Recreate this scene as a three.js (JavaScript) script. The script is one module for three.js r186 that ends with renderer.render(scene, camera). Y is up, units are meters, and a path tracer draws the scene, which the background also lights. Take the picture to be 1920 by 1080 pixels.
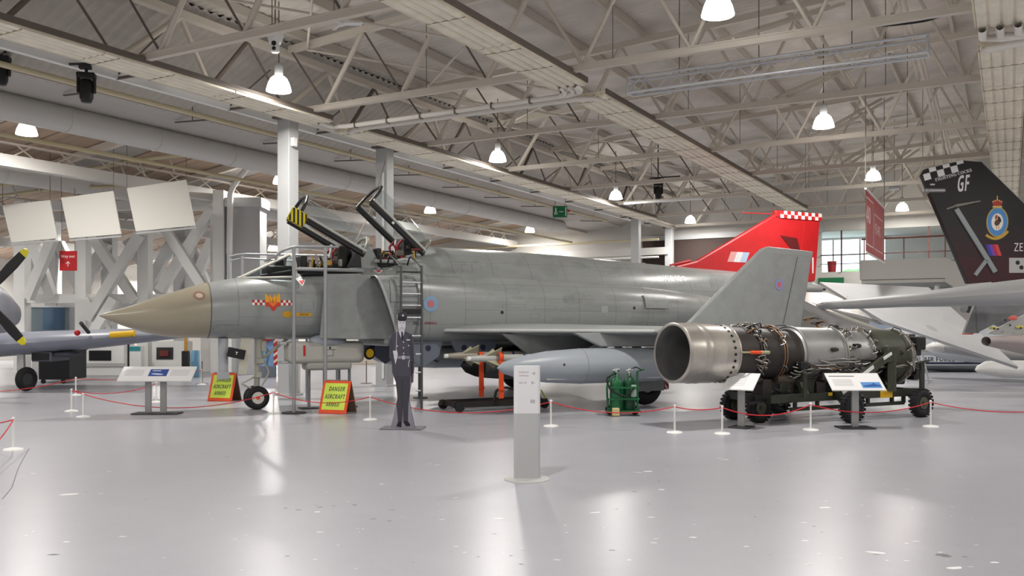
import * as THREE from 'three';
import { mergeGeometries } from 'three/addons/utils/BufferGeometryUtils.js';
import { RoundedBoxGeometry } from 'three/addons/geometries/RoundedBoxGeometry.js';
import { RectAreaLightUniformsLib } from 'three/addons/lights/RectAreaLightUniformsLib.js';
RectAreaLightUniformsLib.init();

// ---------- camera, sky, exposure ----------
// The photograph gives directions only; F is the focal length in pixels, the horizon lies at row 610, the eye is 1.6 m above the floor.
const F = 1670, HOR = 610, EYE = 1.6, TH = 29.24 * Math.PI / 180, CT = Math.cos(TH), ST = Math.sin(TH);
const scene = new THREE.Scene();
const camera = new THREE.PerspectiveCamera(2 * Math.atan(540 / F) * 180 / Math.PI, 16 / 9, 0.1, 200);
camera.position.set(0, EYE, 0); camera.rotation.order = 'YXZ'; camera.rotation.y = TH;
camera.setViewOffset(1920, 1080, 0, -(HOR - 540), 1920, 1080); camera.updateProjectionMatrix();
const renderer = new THREE.WebGLRenderer({ antialias: true });
renderer.toneMapping = THREE.LinearToneMapping; renderer.toneMappingExposure = 1.12;
renderer.shadowMap.enabled = true;
scene.background = new THREE.Color(2.6, 2.75, 2.85);
const LAMP_NITS = 470, LAMP_GLOW = 16.0;

// ---------- helpers ----------
const V = (x, y, z) => new THREE.Vector3(x, y, z);
const W = (x, y, d) => V(x * CT - d * ST, y, -(x * ST + d * CT));           // camera right / depth -> world
const at = (px, py, d) => W((px - 960) / F * d, EYE + (HOR - py) / F * d, d);
const gd = (py) => EYE * F / (py - HOR);                                     // depth of a floor pixel row
const gnd = (px, py) => at(px, py, gd(py));
const rng = (seed) => () => { seed = (seed + 0x6D2B79F5) | 0; let t = Math.imul(seed ^ (seed >>> 15), 1 | seed); t = (t + Math.imul(t ^ (t >>> 7), 61 | t)) ^ t; return ((t ^ (t >>> 14)) >>> 0) / 4294967296; };
const used = {};
const numbered = (n) => { if (!(n in used)) { used[n] = 0; return n; } used[n]++; return n + '_' + String(used[n]).padStart(3, '0'); };
const norm = (g) => { const o = g.index ? g.toNonIndexed() : g; for (const k of Object.keys(o.attributes)) if (!['position', 'normal', 'uv'].includes(k)) o.deleteAttribute(k); if (!o.attributes.uv) o.setAttribute('uv', new THREE.BufferAttribute(new Float32Array(o.attributes.position.count * 2), 2)); return o; };
const join = (gs) => Array.isArray(gs) ? (gs.length === 1 ? gs[0] : mergeGeometries(gs.map(norm))) : gs;
function obj(name, gs, m, parent = scene) {
  const o = new THREE.Mesh(join(gs), m); o.name = parent === scene ? numbered(name) : name; o.castShadow = o.receiveShadow = true; parent.add(o); return o;
}
function tag(o, label, category, group) { o.userData.label = label; o.userData.category = category; if (group) o.userData.group = group; return o; }
function thing(name, label, category, p = V(0, 0, 0), turn = 0, group) {
  const o = new THREE.Group(); o.name = numbered(name); scene.add(o); o.position.copy(p); o.rotation.y = turn; return tag(o, label, category, group);
}
function one(name, gs, m, label, category, p = V(0, 0, 0), turn = 0, group) { const o = obj(name, gs, m); o.position.copy(p); o.rotation.y = turn; return tag(o, label, category, group); }
function struct(name, gs, m, parent = scene) { const o = obj(name, gs, m, parent); if (parent === scene) o.userData.kind = 'structure'; return o; }
function dup(root, p, turn, label) { const r = root.clone(); r.name = numbered(root.name.replace(/_\d{3}$/, '')); r.userData = { ...root.userData }; scene.add(r); if (p) r.position.copy(p); if (turn !== undefined) r.rotation.y = turn; if (label) r.userData.label = label; return r; }
const box = (w, h, d, x = 0, y = 0, z = 0) => new THREE.BoxGeometry(w, h, d).translate(x, y, z);
const rbox = (w, h, d, x = 0, y = 0, z = 0, r = 0.02) => new RoundedBoxGeometry(w, h, d, 2, Math.min(r, w / 2.01, h / 2.01, d / 2.01)).translate(x, y, z);
const MX = new THREE.Matrix4(), UPV = V(0, 1, 0);
function along(g, a, b) { // geometry built along +y, centred; put between a and b
  const d = b.clone().sub(a); const q = new THREE.Quaternion().setFromUnitVectors(UPV, d.clone().normalize());
  return g.applyMatrix4(MX.compose(a.clone().add(b).multiplyScalar(0.5), q, V(1, 1, 1)));
}
const rod = (a, b, r, n = 8, r2) => along(new THREE.CylinderGeometry(r2 ?? r, r, a.distanceTo(b), n), a, b);
function bar(a, b, w, h) { // box section w (sideways) x h (upwards)
  const d = b.clone().sub(a), L = d.length(); d.normalize(); let sd = V(0, 1, 0).cross(d); if (sd.length() < 1e-4) sd = V(1, 0, 0); sd.normalize(); const up = d.clone().cross(sd).normalize();
  const m = new THREE.Matrix4().makeBasis(sd, up, d).setPosition(a.clone().add(b).multiplyScalar(0.5));
  return new THREE.BoxGeometry(w, h, L).applyMatrix4(m);
}
const tube = (pts, r, n = 24, k = 6) => new THREE.TubeGeometry(new THREE.CatmullRomCurve3(pts, false, 'catmullrom', 0.3), n, r, k);
const pipe = (pts, r, k = 8) => { const c = new THREE.CurvePath(); for (let i = 0; i + 1 < pts.length; i++) c.add(new THREE.LineCurve3(pts[i], pts[i + 1])); return new THREE.TubeGeometry(c, (pts.length - 1) * 4, r, k); };
const lathe = (prof, n = 32) => new THREE.LatheGeometry(prof.map(([r, y]) => new THREE.Vector2(r, y)), n);
const latheX = (prof, n = 40) => lathe(prof, n).rotateZ(-Math.PI / 2);       // axis along +x
const sphere = (r, x = 0, y = 0, z = 0, a = 16, b = 12) => new THREE.SphereGeometry(r, a, b).translate(x, y, z);
function poly(pts, depth, bevel = 0) { // outline in x,y, extruded in z and centred
  const s = new THREE.Shape(pts.map(([x, y]) => new THREE.Vector2(x, y)));
  const g = new THREE.ExtrudeGeometry(s, { depth: Math.max(depth - 2 * bevel, 0.0005), bevelEnabled: bevel > 0, bevelThickness: bevel, bevelSize: bevel, bevelOffset: -bevel, bevelSegments: 2, curveSegments: 8 });
  return g.translate(0, 0, -Math.max(depth - 2 * bevel, 0.0005) / 2);
}
function grid(nu, nv, fn) { // fn(u,v) -> Vector3 ; uv = u,v
  const p = [], uv = [], ix = [];
  for (let j = 0; j <= nv; j++) for (let i = 0; i <= nu; i++) { const q = fn(i / nu, j / nv); p.push(q.x, q.y, q.z); uv.push(i / nu, j / nv); }
  for (let j = 0; j < nv; j++) for (let i = 0; i < nu; i++) { const a = j * (nu + 1) + i, b = a + 1, c = a + nu + 1, d = c + 1; ix.push(a, b, c, b, d, c); }
  const g = new THREE.BufferGeometry(); g.setAttribute('position', new THREE.Float32BufferAttribute(p, 3)); g.setAttribute('uv', new THREE.Float32BufferAttribute(uv, 2)); g.setIndex(ix); g.computeVertexNormals(); return g;
}
// value noise, periodic
function noise2(seed, P) { const r = rng(seed), t = Array.from({ length: P * P }, () => r()); const f = (x) => x * x * (3 - 2 * x); return (x, y) => { const xi = Math.floor(x), yi = Math.floor(y), fx = f(x - xi), fy = f(y - yi); const g = (i, j) => t[(((j % P) + P) % P) * P + (((i % P) + P) % P)]; return (g(xi, yi) * (1 - fx) + g(xi + 1, yi) * fx) * (1 - fy) + (g(xi, yi + 1) * (1 - fx) + g(xi + 1, yi + 1) * fx) * fy; }; }
function fbm(seed, P, oct) { const ns = []; for (let i = 0; i < oct; i++) ns.push(noise2(seed + i * 17, P << i)); return (u, v) => { let s = 0, a = 0.5; for (let i = 0; i < oct; i++) { s += a * ns[i](u * (P << i), v * (P << i)); a *= 0.5; } return s / (1 - Math.pow(0.5, oct)); }; }
function dataTex(n, fn, srgb = true) {
  const d = new Uint8Array(n * n * 4);
  for (let j = 0; j < n; j++) for (let i = 0; i < n; i++) { const c = fn(i / n, j / n), k = (j * n + i) * 4; d[k] = Math.max(0, Math.min(255, c[0])); d[k + 1] = Math.max(0, Math.min(255, c[1])); d[k + 2] = Math.max(0, Math.min(255, c[2])); d[k + 3] = 255; }
  const t = new THREE.DataTexture(d, n, n); t.wrapS = t.wrapT = THREE.RepeatWrapping; t.magFilter = THREE.LinearFilter; t.minFilter = THREE.LinearMipmapLinearFilter; if (srgb) t.colorSpace = THREE.SRGBColorSpace; t.needsUpdate = true; return t;
}
function canvasTex(w, h, draw) { const c = document.createElement('canvas'); c.width = w; c.height = h; const g = c.getContext('2d'); draw(g, w, h); const t = new THREE.CanvasTexture(c); t.colorSpace = THREE.SRGBColorSpace; t.needsUpdate = true; return t; }
const rgb = (hex) => [(hex >> 16) & 255, (hex >> 8) & 255, hex & 255];
const mat = (color, roughness = 0.6, metalness = 0, extra = {}) => new THREE.MeshStandardMaterial({ color, roughness, metalness, ...extra });
function mottled(hex, amt, seed, P = 4, roughness = 0.6, metalness = 0, rep = 1) { // paint with patchy tone
  const f = fbm(seed, P, 5), c = rgb(hex), t = dataTex(256, (u, v) => { const k = 1 + (f(u, v) - 0.5) * amt; return c.map((q) => q * k); }); t.repeat.set(rep, rep);
  return new THREE.MeshStandardMaterial({ map: t, roughness, metalness });
}

// ---------- materials ----------
const M = {
  steel: mat('#d0c8bc', 0.55), steelDark: mat('#6d645b', 0.6), purlin: mat('#bfb8ae', 0.6),
  deck: mottled(0xd0cac2, 0.16, 11, 8, 0.7), deckStrip: mottled(0xb7b1a8, 0.2, 12, 8, 0.7),
  heater: mottled(0xefe7d4, 0.16, 21, 4, 0.5), heaterPipe: mat('#e6dabc', 0.5), whitePipe: mat('#e8e4dc', 0.45),
  column: mat('#b8babb', 0.55), white: mat('#e8e9e7', 0.5), offwhite: mat('#c9c8c4', 0.6), soffit: mottled(0xb7b2ac, 0.1, 31, 4, 0.75),
  board: mottled(0xb09a86, 0.25, 33, 8, 0.75), black: mat('#0d0d10', 0.5), rubber: mat('#16161a', 0.75), darkgrey: mat('#2e2f32', 0.6),
  alu: mat('#cfd2d6', 0.35, 0.35), chrome: mat('#d8d8d8', 0.18, 1), red: mat('#c21a22', 0.5), ropeRed: mat('#cf2230', 0.6), green: mat('#0b6b3e', 0.5),
  grey: mat('#8f9292', 0.5), lightgrey: mat('#b7b9b9', 0.5), blueGrey: mat('#6f7684', 0.5), orange: mat('#e8501c', 0.6), yellow: mat('#e2b414', 0.5), olive: mottled(0x3d4033, 0.5, 41, 8, 0.55), oliveDark: mat('#2e3229', 0.6),
  glass: new THREE.MeshPhysicalMaterial({ color: '#e8eef0', transmission: 1, thickness: 0, roughness: 0.03, ior: 1.45 }),
  lampGlow: new THREE.MeshStandardMaterial({ color: '#ffffff', emissive: '#fffaf2', emissiveIntensity: LAMP_GLOW, roughness: 0.4 }),
};
const textMat = (w, h, draw, rough = 0.5, extra = {}) => new THREE.MeshStandardMaterial({ map: canvasTex(w, h, draw), roughness: rough, ...extra });
const decalMat = (w, h, draw, rough = 0.5) => new THREE.MeshStandardMaterial({ map: canvasTex(w, h, draw), roughness: rough, transparent: true, alphaTest: 0.4 });

// ---------- the hall: floor, roof, walls ----------
const B = (a, y, t) => V(a, y, -t);                 // a: across the hall, t: along the hall
const LX = -40, RX = 9, T0 = -12, T1 = 42, CH = 6.35; // CH: bottom chord of the roof trusses
const annY = (a) => a > -22 ? 7.0 : 7.0 - (-22 - a) * 0.13;   // underside of the side hall's ceiling
const topY = (a) => 7.78 + (a + 14) * 0.055;
{
  const gr = rng(1234), f1 = fbm(5, 8, 6), f2 = fbm(9, 32, 4), f3 = fbm(77, 4, 4);
  const map = dataTex(1024, (u, v) => { const n = f1(u, v), m = f2(u, v), w = f3(u, v); const k = 1 + (n - 0.5) * 0.05 + (m - 0.5) * 0.03 + (w - 0.5) * 0.05, e = (gr() - 0.5) * 6; return [167 * k + e, 168 * k + e, 176 * k + e]; });
  const fm = new THREE.MeshStandardMaterial({ map, roughness: 0.3 });
  const g = box(RX - LX, 0.3, T1 - T0 + 8, (RX + LX) / 2, -0.15, -(T1 + T0 + 8) / 2); const p = g.attributes.position, uv = g.attributes.uv; for (let i = 0; i < p.count; i++) uv.setXY(i, p.getX(i) / 9, p.getZ(i) / 9);
  const floor = struct('floor', g, fm);
  // chipped paint: bare white and dark spots with ragged outlines
  const r = rng(404), chipW = mat('#e9e9ea', 0.5), chipD = mat('#77777a', 0.6), shapes = [];
  for (let k = 0; k < 6; k++) { const n = 9, s = new THREE.Shape(); for (let i = 0; i < n; i++) { const a = i / n * 6.283, q = 0.55 + r() * 0.6; const x = Math.cos(a) * q, y = Math.sin(a) * q * 0.7; i ? s.lineTo(x, y) : s.moveTo(x, y); } shapes.push(new THREE.ShapeGeometry(s).rotateX(-Math.PI / 2)); }
  const chip = (px, py, sz, dark) => { const o = obj('paint_chip', shapes[Math.floor(r() * 6)], dark ? chipD : chipW, floor); const q = gnd(px, py); o.position.set(q.x, 0.0012, q.z); o.rotation.y = TH + (r() - 0.5) * 0.7; o.scale.set(sz * (1 + r()), 1, sz * (0.7 + r() * 0.5)); };
  for (const [x, y, s] of [[935, 973, .05], [1548, 952, .04], [1215, 884, .055], [1115, 961, .04], [1240, 918, .035], [1700, 918, .025], [1300, 1008, .03], [715, 908, .03], [805, 870, .02], [1045, 1050, .025], [1060, 985, .02], [1220, 970, .03], [1790, 1065, .06], [1718, 1015, .02], [1866, 1055, .03], [130, 927, .05], [62, 888, .025], [125, 1016, .03], [205, 884, .02], [230, 1006, .02], [595, 960, .03], [448, 954, .02], [855, 933, .02], [770, 905, .015], [1360, 862, .03], [1350, 860, .02], [1420, 861, .02], [1480, 844, .02], [1508, 980, .02], [1510, 1014, .02], [1400, 1025, .02], [1640, 1036, .04], [1230, 1010, .015], [1225, 1018, .02], [1180, 1050, .015], [680, 992, .012], [600, 998, .02], [820, 872, .02], [1180, 866, .02], [1250, 882, .02], [1195, 886, .03]]) chip(x, y, s);
  for (const [x, y, s] of [[1768, 1041, .045], [1775, 1043, .03], [560, 956, .03], [535, 953, .02], [600, 951, .02], [625, 949, .015], [665, 947, .02], [700, 973, .018], [735, 956, .02], [1190, 922, .02], [775, 1054, .008], [488, 873, .015], [100, 1040, .03], [730, 977, .02]]) chip(x, y, s, true);
  obj('floor_crack', pipe([gnd(4, 936), gnd(22, 915), gnd(34, 878), gnd(46, 856), gnd(54, 842)].map((p) => V(p.x, 0.0, p.z)), 0.004, 5), chipD, floor);
  for (let i = 0; i < 120; i++) chip(r() * 1920, 820 + r() * 250, 0.006 + r() * 0.01, r() > 0.6);
}
const ceiling = struct('ceiling', grid(6, 1560, (u, v) => { const a = -14.4 + u * (RX + 14.4), t = T0 + v * (T1 - T0); return B(a, topY(a) + 0.3 + 0.018 * Math.sin(t / 0.2 * 6.283), t); }), M.deck);
{ const uv = ceiling.geometry.attributes.uv; for (let i = 0; i < uv.count; i++) uv.setXY(i, uv.getX(i) * 6, uv.getY(i) * 14); }
struct('roof_cover', box(RX - LX + 1, 0.2, T1 - T0 + 1, (RX + LX) / 2, 9.6, -(T1 + T0) / 2), M.darkgrey, ceiling);
for (let a = -13.6; a < RX; a += 1.55) { obj('purlin', bar(B(a, topY(a) + 0.17, T0), B(a, topY(a) + 0.17, T1), 0.07, 0.2), M.purlin, ceiling); }
// sloping strip of ribbed sheet, soffit and board ceiling outside the column line
struct('ribbed_sheet', grid(2, 1560, (u, v) => { const a = -14.3 - u * 2.9, t = T0 + v * (T1 - T0), w = Math.sin(t / 0.24 * 6.283); return B(a, topY(-14.3) + 0.25 - u * 1.42 + 0.03 * w, t); }), M.deckStrip, ceiling);
struct('soffit', [box(2.0, 0.06, T1 - T0, 0, 0, 0).rotateZ(0.06).translate(-18.1, 6.56, -(T1 + T0) / 2), box(0.06, 0.9, T1 - T0, -19.1, 6.8, -(T1 + T0) / 2)], M.soffit, ceiling);
const bc = struct('board_ceiling', [box(3.2, 0.08, T1 - T0, -20.5, 7.09, -(T1 + T0) / 2), box(18.4, 0.08, T1 - T0).rotateZ(Math.atan(0.13)).translate(-31.1, annY(-31.1) + 0.09, -(T1 + T0) / 2)], M.board, ceiling);
for (let i = 0; i < 26; i++) { const t = 4 + i * 1.5; obj('ceiling_board', box(18.0, 0.05, 1.42).rotateZ(Math.atan(0.13)).translate(-31.0, annY(-31) + 0.02, -t), i % 3 ? M.board : M.soffit, bc); }
// walls
const wallM = mottled(0xc4c2bd, 0.08, 51, 4, 0.8), wallFar = wallM;
struct('wall_left', box(0.3, 9.6, T1 - T0, LX - 0.15, 4.8, -(T1 + T0) / 2), wallM);
struct('wall_right', box(0.3, 9.6, T1 - T0, RX + 0.15, 4.8, -(T1 + T0) / 2), wallM);
struct('wall_back', box(RX - LX, 9.6, 0.3, (RX + LX) / 2, 4.8, -T0 + 0.15), wallM);
{ // far wall with the opening of the gallery and a low window
  const z = -T1 - 0.15, seg = (a0, a1, y0, y1) => box(a1 - a0, y1 - y0, 0.3, (a0 + a1) / 2, (y0 + y1) / 2, z);
  const wf = struct('wall_far', [seg(LX, -7.5, 0, 9.6), seg(-0.4, RX, 0, 9.6), seg(-7.5, -0.4, 5.85, 9.6), seg(-7.5, -0.4, 2.6, 4.0), seg(-7.5, -6.2, 0, 2.6), seg(-3.2, -0.4, 0, 2.6), seg(-6.2, -3.2, 0, 1.2)], wallFar);
  obj('low_window_frame', [box(0.08, 1.4, 0.1, -5.2, 1.9, z), box(0.08, 1.4, 0.1, -4.2, 1.9, z), box(3, 0.08, 0.1, -4.7, 1.24, z), box(3, 0.08, 0.1, -4.7, 2.56, z)], M.white, wf);
  obj('pane', box(2.9, 1.3, 0.01, -4.7, 1.9, z + 0.02), M.glass, wf);
  obj('dark_panel', box(7.6, 1.75, 0.1, -12.2, 4.9, -T1 + 0.06), mat('#41332f', 0.8), wf);
  obj('rail_band', box(9, 0.25, 0.14, -11.9, 5.9, -T1 + 0.1), M.lightgrey, wf);
  // gallery room behind the opening
  const rz = -T1 - 3.3;
  const room = struct('gallery_room', [box(10.2, 0.2, 6, -4.9, 3.9, rz), box(10.2, 0.2, 6, -4.9, 6.2, rz), box(0.2, 2.3, 6, -9.9, 5.05, rz), box(0.2, 2.3, 6, 0.1, 5.05, rz), box(0.7, 2.3, 0.2, -9.5, 5.05, rz - 3), box(5.6, 2.3, 0.2, -2.7, 5.05, rz - 3), box(3.7, 0.2, 0.2, -7.3, 6.1, rz - 3), box(3.7, 0.1, 0.2, -7.3, 4.05, rz - 3)], M.white);
  obj('mullion', [box(0.07, 2, 0.1, -8.0, 5.05, rz - 3), box(0.07, 2, 0.1, -6.7, 5.05, rz - 3)], M.offwhite, room);
  for (const [a, w] of [[-8.58, 1.05], [-7.35, 1.2], [-6.08, 1.1]]) obj('pane', box(w, 1.8, 0.01, a, 5.05, rz - 3), M.glass, room);
  for (const a of [-6.6, -3.05, -1.7]) obj('gallery_post', box(0.06, 1.85, 0.06, a, 4.92, -T1 + 0.05), mat('#5a2b25', 0.5), room);
  obj('gallery_rail', [box(7, 0.05, 0.06, -4, 4.75, -T1 + 0.08), box(7, 0.03, 0.03, -4, 4.35, -T1 + 0.08)], mat('#3d2320', 0.5), room);
  tag(one('waste_bin', [lathe([[0.17, 0], [0.2, 0.5], [0.21, 0.55], [0.0, 0.56]], 20)], mat('#a3262e', 0.5), 'red round bin standing in the far upstairs gallery', 'bin', V(-7.2, 4.0, rz + 2.2)), 'red round bin standing in the far upstairs gallery', 'bin');
  const tr = rng(8), lm = mat('#8fb87c', 0.9), blobs = [];
  for (let k = 0; k < 40; k++) blobs.push(new THREE.IcosahedronGeometry(0.5 + tr() * 0.7, 1).translate(-8 + (tr() - 0.5) * 3.4, 2.6 + tr() * 1.9, -57 + (tr() - 0.5) * 3));
  const tree = thing('tree', 'pale green leafy tree outside the gallery window', 'tree', V(0, 0, 0)); obj('crown', blobs, lm, tree); obj('trunk', rod(V(-8, -0.3, -57), V(-8, 3, -57), 0.2), M.steelDark, tree);
}
{ // balcony in front of the gallery, with a stair that leaves to the right
  const bal = thing('balcony', 'grey solid-fronted balcony with brown handrail below the gallery windows', 'balcony');
  const bm = mat('#9f9e99', 0.7); obj('floor_slab', box(2.9, 0.25, 5.6, -3.55, 3.32, -39.2), bm, bal);
  obj('parapet', [box(2.9, 0.75, 0.12, -3.55, 3.72, -36.4), box(0.12, 0.75, 5.6, -5.0, 3.72, -39.2)], bm, bal);
  obj('stair_flank', poly([[-2.1, 4.1], [-2.1, 3.2], [0.6, 1.7], [0.6, 2.6]], 0.12).translate(0, 0, -36.4), bm, bal);
  obj('handrail', [rod(V(-5, 4.9, -36.4), V(-2.1, 4.9, -36.4), 0.035), rod(V(-2.1, 4.9, -36.4), V(0.6, 3.4, -36.4), 0.035)], mat('#6b3b2a', 0.5), bal);
  for (const a of [-4.9, -3.5, -2.1]) obj('rail_post', rod(V(a, 4.05, -36.4), V(a, 4.9, -36.4), 0.02), mat('#6b3b2a', 0.5), bal);
  for (const a of [-4.8, -2.4]) obj('support_post', rod(V(a, 0, -36.7), V(a, 3.2, -36.7), 0.09), M.lightgrey, bal);
  one('exit_board', box(1.1, 0.3, 0.05), M.green, 'green exit board under the balcony beside the red fin', 'sign', at(1558, 527, 40.06), 0.0);
}
// columns
{
  const mk = (px, t, h, label) => { const c = thing('steel_column', label, 'column', B(-14.4, 0, t)); obj('shaft', rbox(0.36, h, 0.32, 0, h / 2, 0, 0.02), M.column, c); obj('base_plate', box(0.5, 0.04, 0.46, 0, 0.02, 0), M.column, c); obj('cap_plate', box(0.5, 0.05, 0.5, 0, h + 0.02, 0), M.steelDark, c); return c; };
  const c1 = mk(537, 15.25, 6.3, 'white box column behind the front cockpit of the grey jet'); obj('junction_box', rbox(0.1, 0.2, 0.14, 0.23, 5.75, 0.05), M.white, c1);
  const c2 = mk(720, 18.85, 6.25, 'white box column behind the raised rear canopy of the jet'); obj('conduit', rbox(0.07, 5.4, 0.05, 0.1, 2.9, 0.19), M.white, c2);
  mk(1193, 36.9, 6.3, 'white column standing clear of the far wall behind the jet spine'); mk(1258, 41.3, 6.3, 'white column against the far wall beside the red fin');
}
// roof trusses: each one a thing, its web bars separate
{
  const tr = thing('roof_truss', 'cream steel roof truss with tubular web bars across the hall', 'roof truss', B(0, 0, 6.3), 0, 'steel roof trusses');
  obj('bottom_chord', [bar(V(-14, CH, 0), V(RX, CH, 0), 0.11, 0.1), bar(V(-14, CH + 0.06, 0), V(RX, CH + 0.06, 0), 0.16, 0.02)], M.steel, tr);
  obj('top_chord', bar(V(-14.1, topY(-14.1), 0), V(RX, topY(RX), 0), 0.14, 0.14), M.steel, tr);
  for (let k = 0; k < 11; k++) {
    const b = -13.05 + k * 2.05, lo = V(b, CH + 0.05, 0), R_ = V(b + 1.0, topY(b + 1) - 0.05, 0), L_ = V(b - 1.0, topY(b - 1) - 0.05, 0);
    const left = k < 3;
    obj('web_bar', rod(lo, R_, left ? 0.055 : 0.036), M.steel, tr); obj('web_rod', rod(lo, L_, left ? 0.022 : 0.034), left ? M.steelDark : M.steel, tr);
    if (k % 2) obj('hanger', rod(V(b + 0.6, CH, 0), V(b + 0.6, topY(b + 0.6), 0), 0.008, 5), M.steelDark, tr);
  }
  for (let k = 1; k < 9; k++) dup(tr, B(0, 0, 6.3 + 4.35 * k), 0);
  // cross bracing between trusses
  const br = thing('roof_brace', 'slim diagonal brace rod running between two neighbouring roof trusses', 'brace', B(0, 0, 6.3), 0, 'diagonal roof braces');
  obj('brace_rod', [rod(V(-13.6, topY(-13.6) - 0.1, 0), V(-9.5, topY(-9.5) - 0.75, -4.35), 0.03)], M.steel, br);
  obj('counter_rod', [rod(V(-13.6, topY(-13.6) - 0.1, -4.35), V(-9.5, topY(-9.5) - 0.9, 0), 0.025)], M.steel, br);
  for (let k = 1; k < 8; k++) dup(br, B(0, 0, 6.3 + 4.35 * k), 0);
  const b2 = thing('long_brace', 'pair of long slanting tie angles between two roof trusses', 'brace', B(0, 0, 6.3), 0, 'long roof ties');
  obj('tie_angle', [bar(V(-4.4, CH + 0.1, 0), V(-3.3, topY(-4) - 0.1, -4.35), 0.06, 0.06), bar(V(-4.1, CH + 0.1, 0), V(-3.0, topY(-4) - 0.1, -4.35), 0.06, 0.06)], M.steel, b2);
  obj('tie_rod', [rod(V(-1.9, topY(-2) - 0.1, 0), V(-1.6, CH + 0.1, -4.35), 0.03)], M.steel, b2);
  for (let k = 1; k < 8; k++) dup(b2, B(0, 0, 6.3 + 4.35 * k), 0);
}
{ // longitudinal girder on the column line
  const g = thing('column_girder', 'long cream lattice girder above the column line carrying the trusses', 'girder');
  obj('bottom_chord', [bar(B(-14.25, CH + 0.05, 1), B(-14.25, CH + 0.05, 41.8), 0.2, 0.1), bar(B(-14.25, CH - 0.05, 1), B(-14.25, CH - 0.05, 41.8), 0.3, 0.03)], M.steel, g);
  obj('top_chord', bar(B(-14.25, 7.72, 1), B(-14.25, 7.72, 41.8), 0.18, 0.14), M.steel, g);
  for (let t = 1.95; t < 41; t += 4.35) { for (const [d0, d1, r, m] of [[0, 1.45, 0.06, M.steel], [0, -1.1, 0.025, M.steelDark], [2.2, 1.45, 0.05, M.steel], [2.2, 3.2, 0.05, M.steelDark]]) obj('web_bar', rod(B(-14.25, CH + 0.1, t + d0), B(-14.25, 7.66, t + d1), r), m, g); }
  // beams and pipes outside the girder
  one('eaves_beam', bar(B(-15.5, 6.55, 1), B(-15.5, 6.55, 41.6), 0.12, 0.14), M.white, 'long white eaves beam running past the tops of the columns', 'beam');
  const bp = one('eaves_pipe', rod(B(-16.25, 6.42, 1), B(-16.25, 6.42, 38), 0.06), mat('#cbbf9f', 0.5), 'long yellowed pipe below the grey soffit', 'pipe');
  for (const [t, m] of [[8.7, M.red], [16.9, M.orange], [33.5, M.red]]) obj('pipe_band', rod(B(-16.25, 6.42, t), B(-16.25, 6.42, t + 0.45), 0.064), m, bp);
  for (let t = 6; t < 40; t += 2.9) obj('pipe_bracket', [bar(B(-16.3, 6.4, t), B(-17.6, 6.5, t + 0.1), 0.05, 0.03), rod(B(-16.9, 6.45, t), B(-16.9, 6.95, t), 0.012, 5)], M.steelDark, bp);
  const eb = thing('eaves_strut', 'short dark strut between the white eaves beam and the girder', 'strut', B(0, 0, 6), 0, 'eaves struts'); obj('strut_bar', [bar(V(-14.4, CH + 0.2, 0), V(-15.5, 6.5, 0.2), 0.05, 0.05)], M.steelDark, eb); obj('strut_tie', rod(V(-14.4, 7.3, 0), V(-15.5, 6.55, 0.2), 0.02), M.steelDark, eb);
  for (let k = 1; k < 13; k++) dup(eb, B(0, 0, 6 + k * 2.9), 0);
  const dm = mottled(0xc9c7c2, 0.16, 61, 4, 0.45);
  const duct = one('air_duct', rod(B(-18.6, 6.25, 0), B(-18.6, 6.25, 38), 0.3, 24), dm, 'long round white air duct hanging below the soffit', 'duct');
  for (let t = 3; t < 38; t += 2.4) obj('duct_seam', rod(B(-18.6, 6.25, t), B(-18.6, 6.25, t + 0.04), 0.312, 24), dm, duct);
  one('duct_shelf', box(0.5, 0.05, 40, -18.6, 6.6, -20), M.steelDark, 'dark cable shelf lying along the top of the round duct', 'cable tray');
  one('service_pipe', rod(B(-19.0, 5.72, 0), B(-19.0, 5.72, 40), 0.05), mat('#c2b692', 0.5), 'thin yellowed pipe running under the round air duct', 'pipe');
  const d2 = one('wide_air_duct', rod(B(-25, 6.0, 0), B(-25, 6.0, 36), 0.36, 20), dm, 'second wider air duct far behind the round one', 'duct');
  for (let t = 3; t < 36; t += 3) obj('duct_seam', rod(B(-25, 6.0, t), B(-25, 6.0, t + 0.05), 0.372, 20), dm, d2);
  for (const [a, y, lab] of [[-23.2, 5.95, 'white ceiling beam with lattice joist nearest the round air duct'], [-28.5, 5.3, 'white ceiling beam with lattice joist behind the wide air duct'], [-33, 4.72, 'white ceiling beam with lattice joist farthest toward the side wall']]) {
    const b = thing('annexe_beam', lab, 'beam', B(0, 0, 0)); obj('beam', bar(B(a, y, 0), B(a, y, 41.8), 0.3, 0.32), M.offwhite, b); obj('upper_chord', bar(B(a, y + 0.48, 0), B(a, y + 0.48, 41.8), 0.1, 0.05), M.steel, b);
    for (let t = 8; t < 41; t += 0.62) obj('lattice_bar', rod(B(a, y + 0.15, t), B(a, y + 0.46, t + (Math.round(t / 0.62) % 2 ? 0.5 : -0.5)), 0.025, 5), M.steel, b);
  }
  const raf = thing('annexe_rafter', 'pale sloping rafter under the board ceiling of the side hall', 'rafter', B(0, 0, 8), 0, 'side hall rafters');
  obj('rafter_bar', [bar(V(-19.2, 6.86, 0), V(-22, 6.86, 0), 0.14, 0.22), bar(V(-22, 6.86, 0), V(-39.6, annY(-39.6) - 0.12, 0), 0.14, 0.22)], M.steel, raf); obj('rafter_tie', bar(V(-19.2, 6.45, 0), V(-21.0, 6.8, 0), 0.07, 0.07), M.steelDark, raf);
  for (let k = 1; k < 8; k++) dup(raf, B(0, 0, 8 + 4.35 * k), 0);
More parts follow.
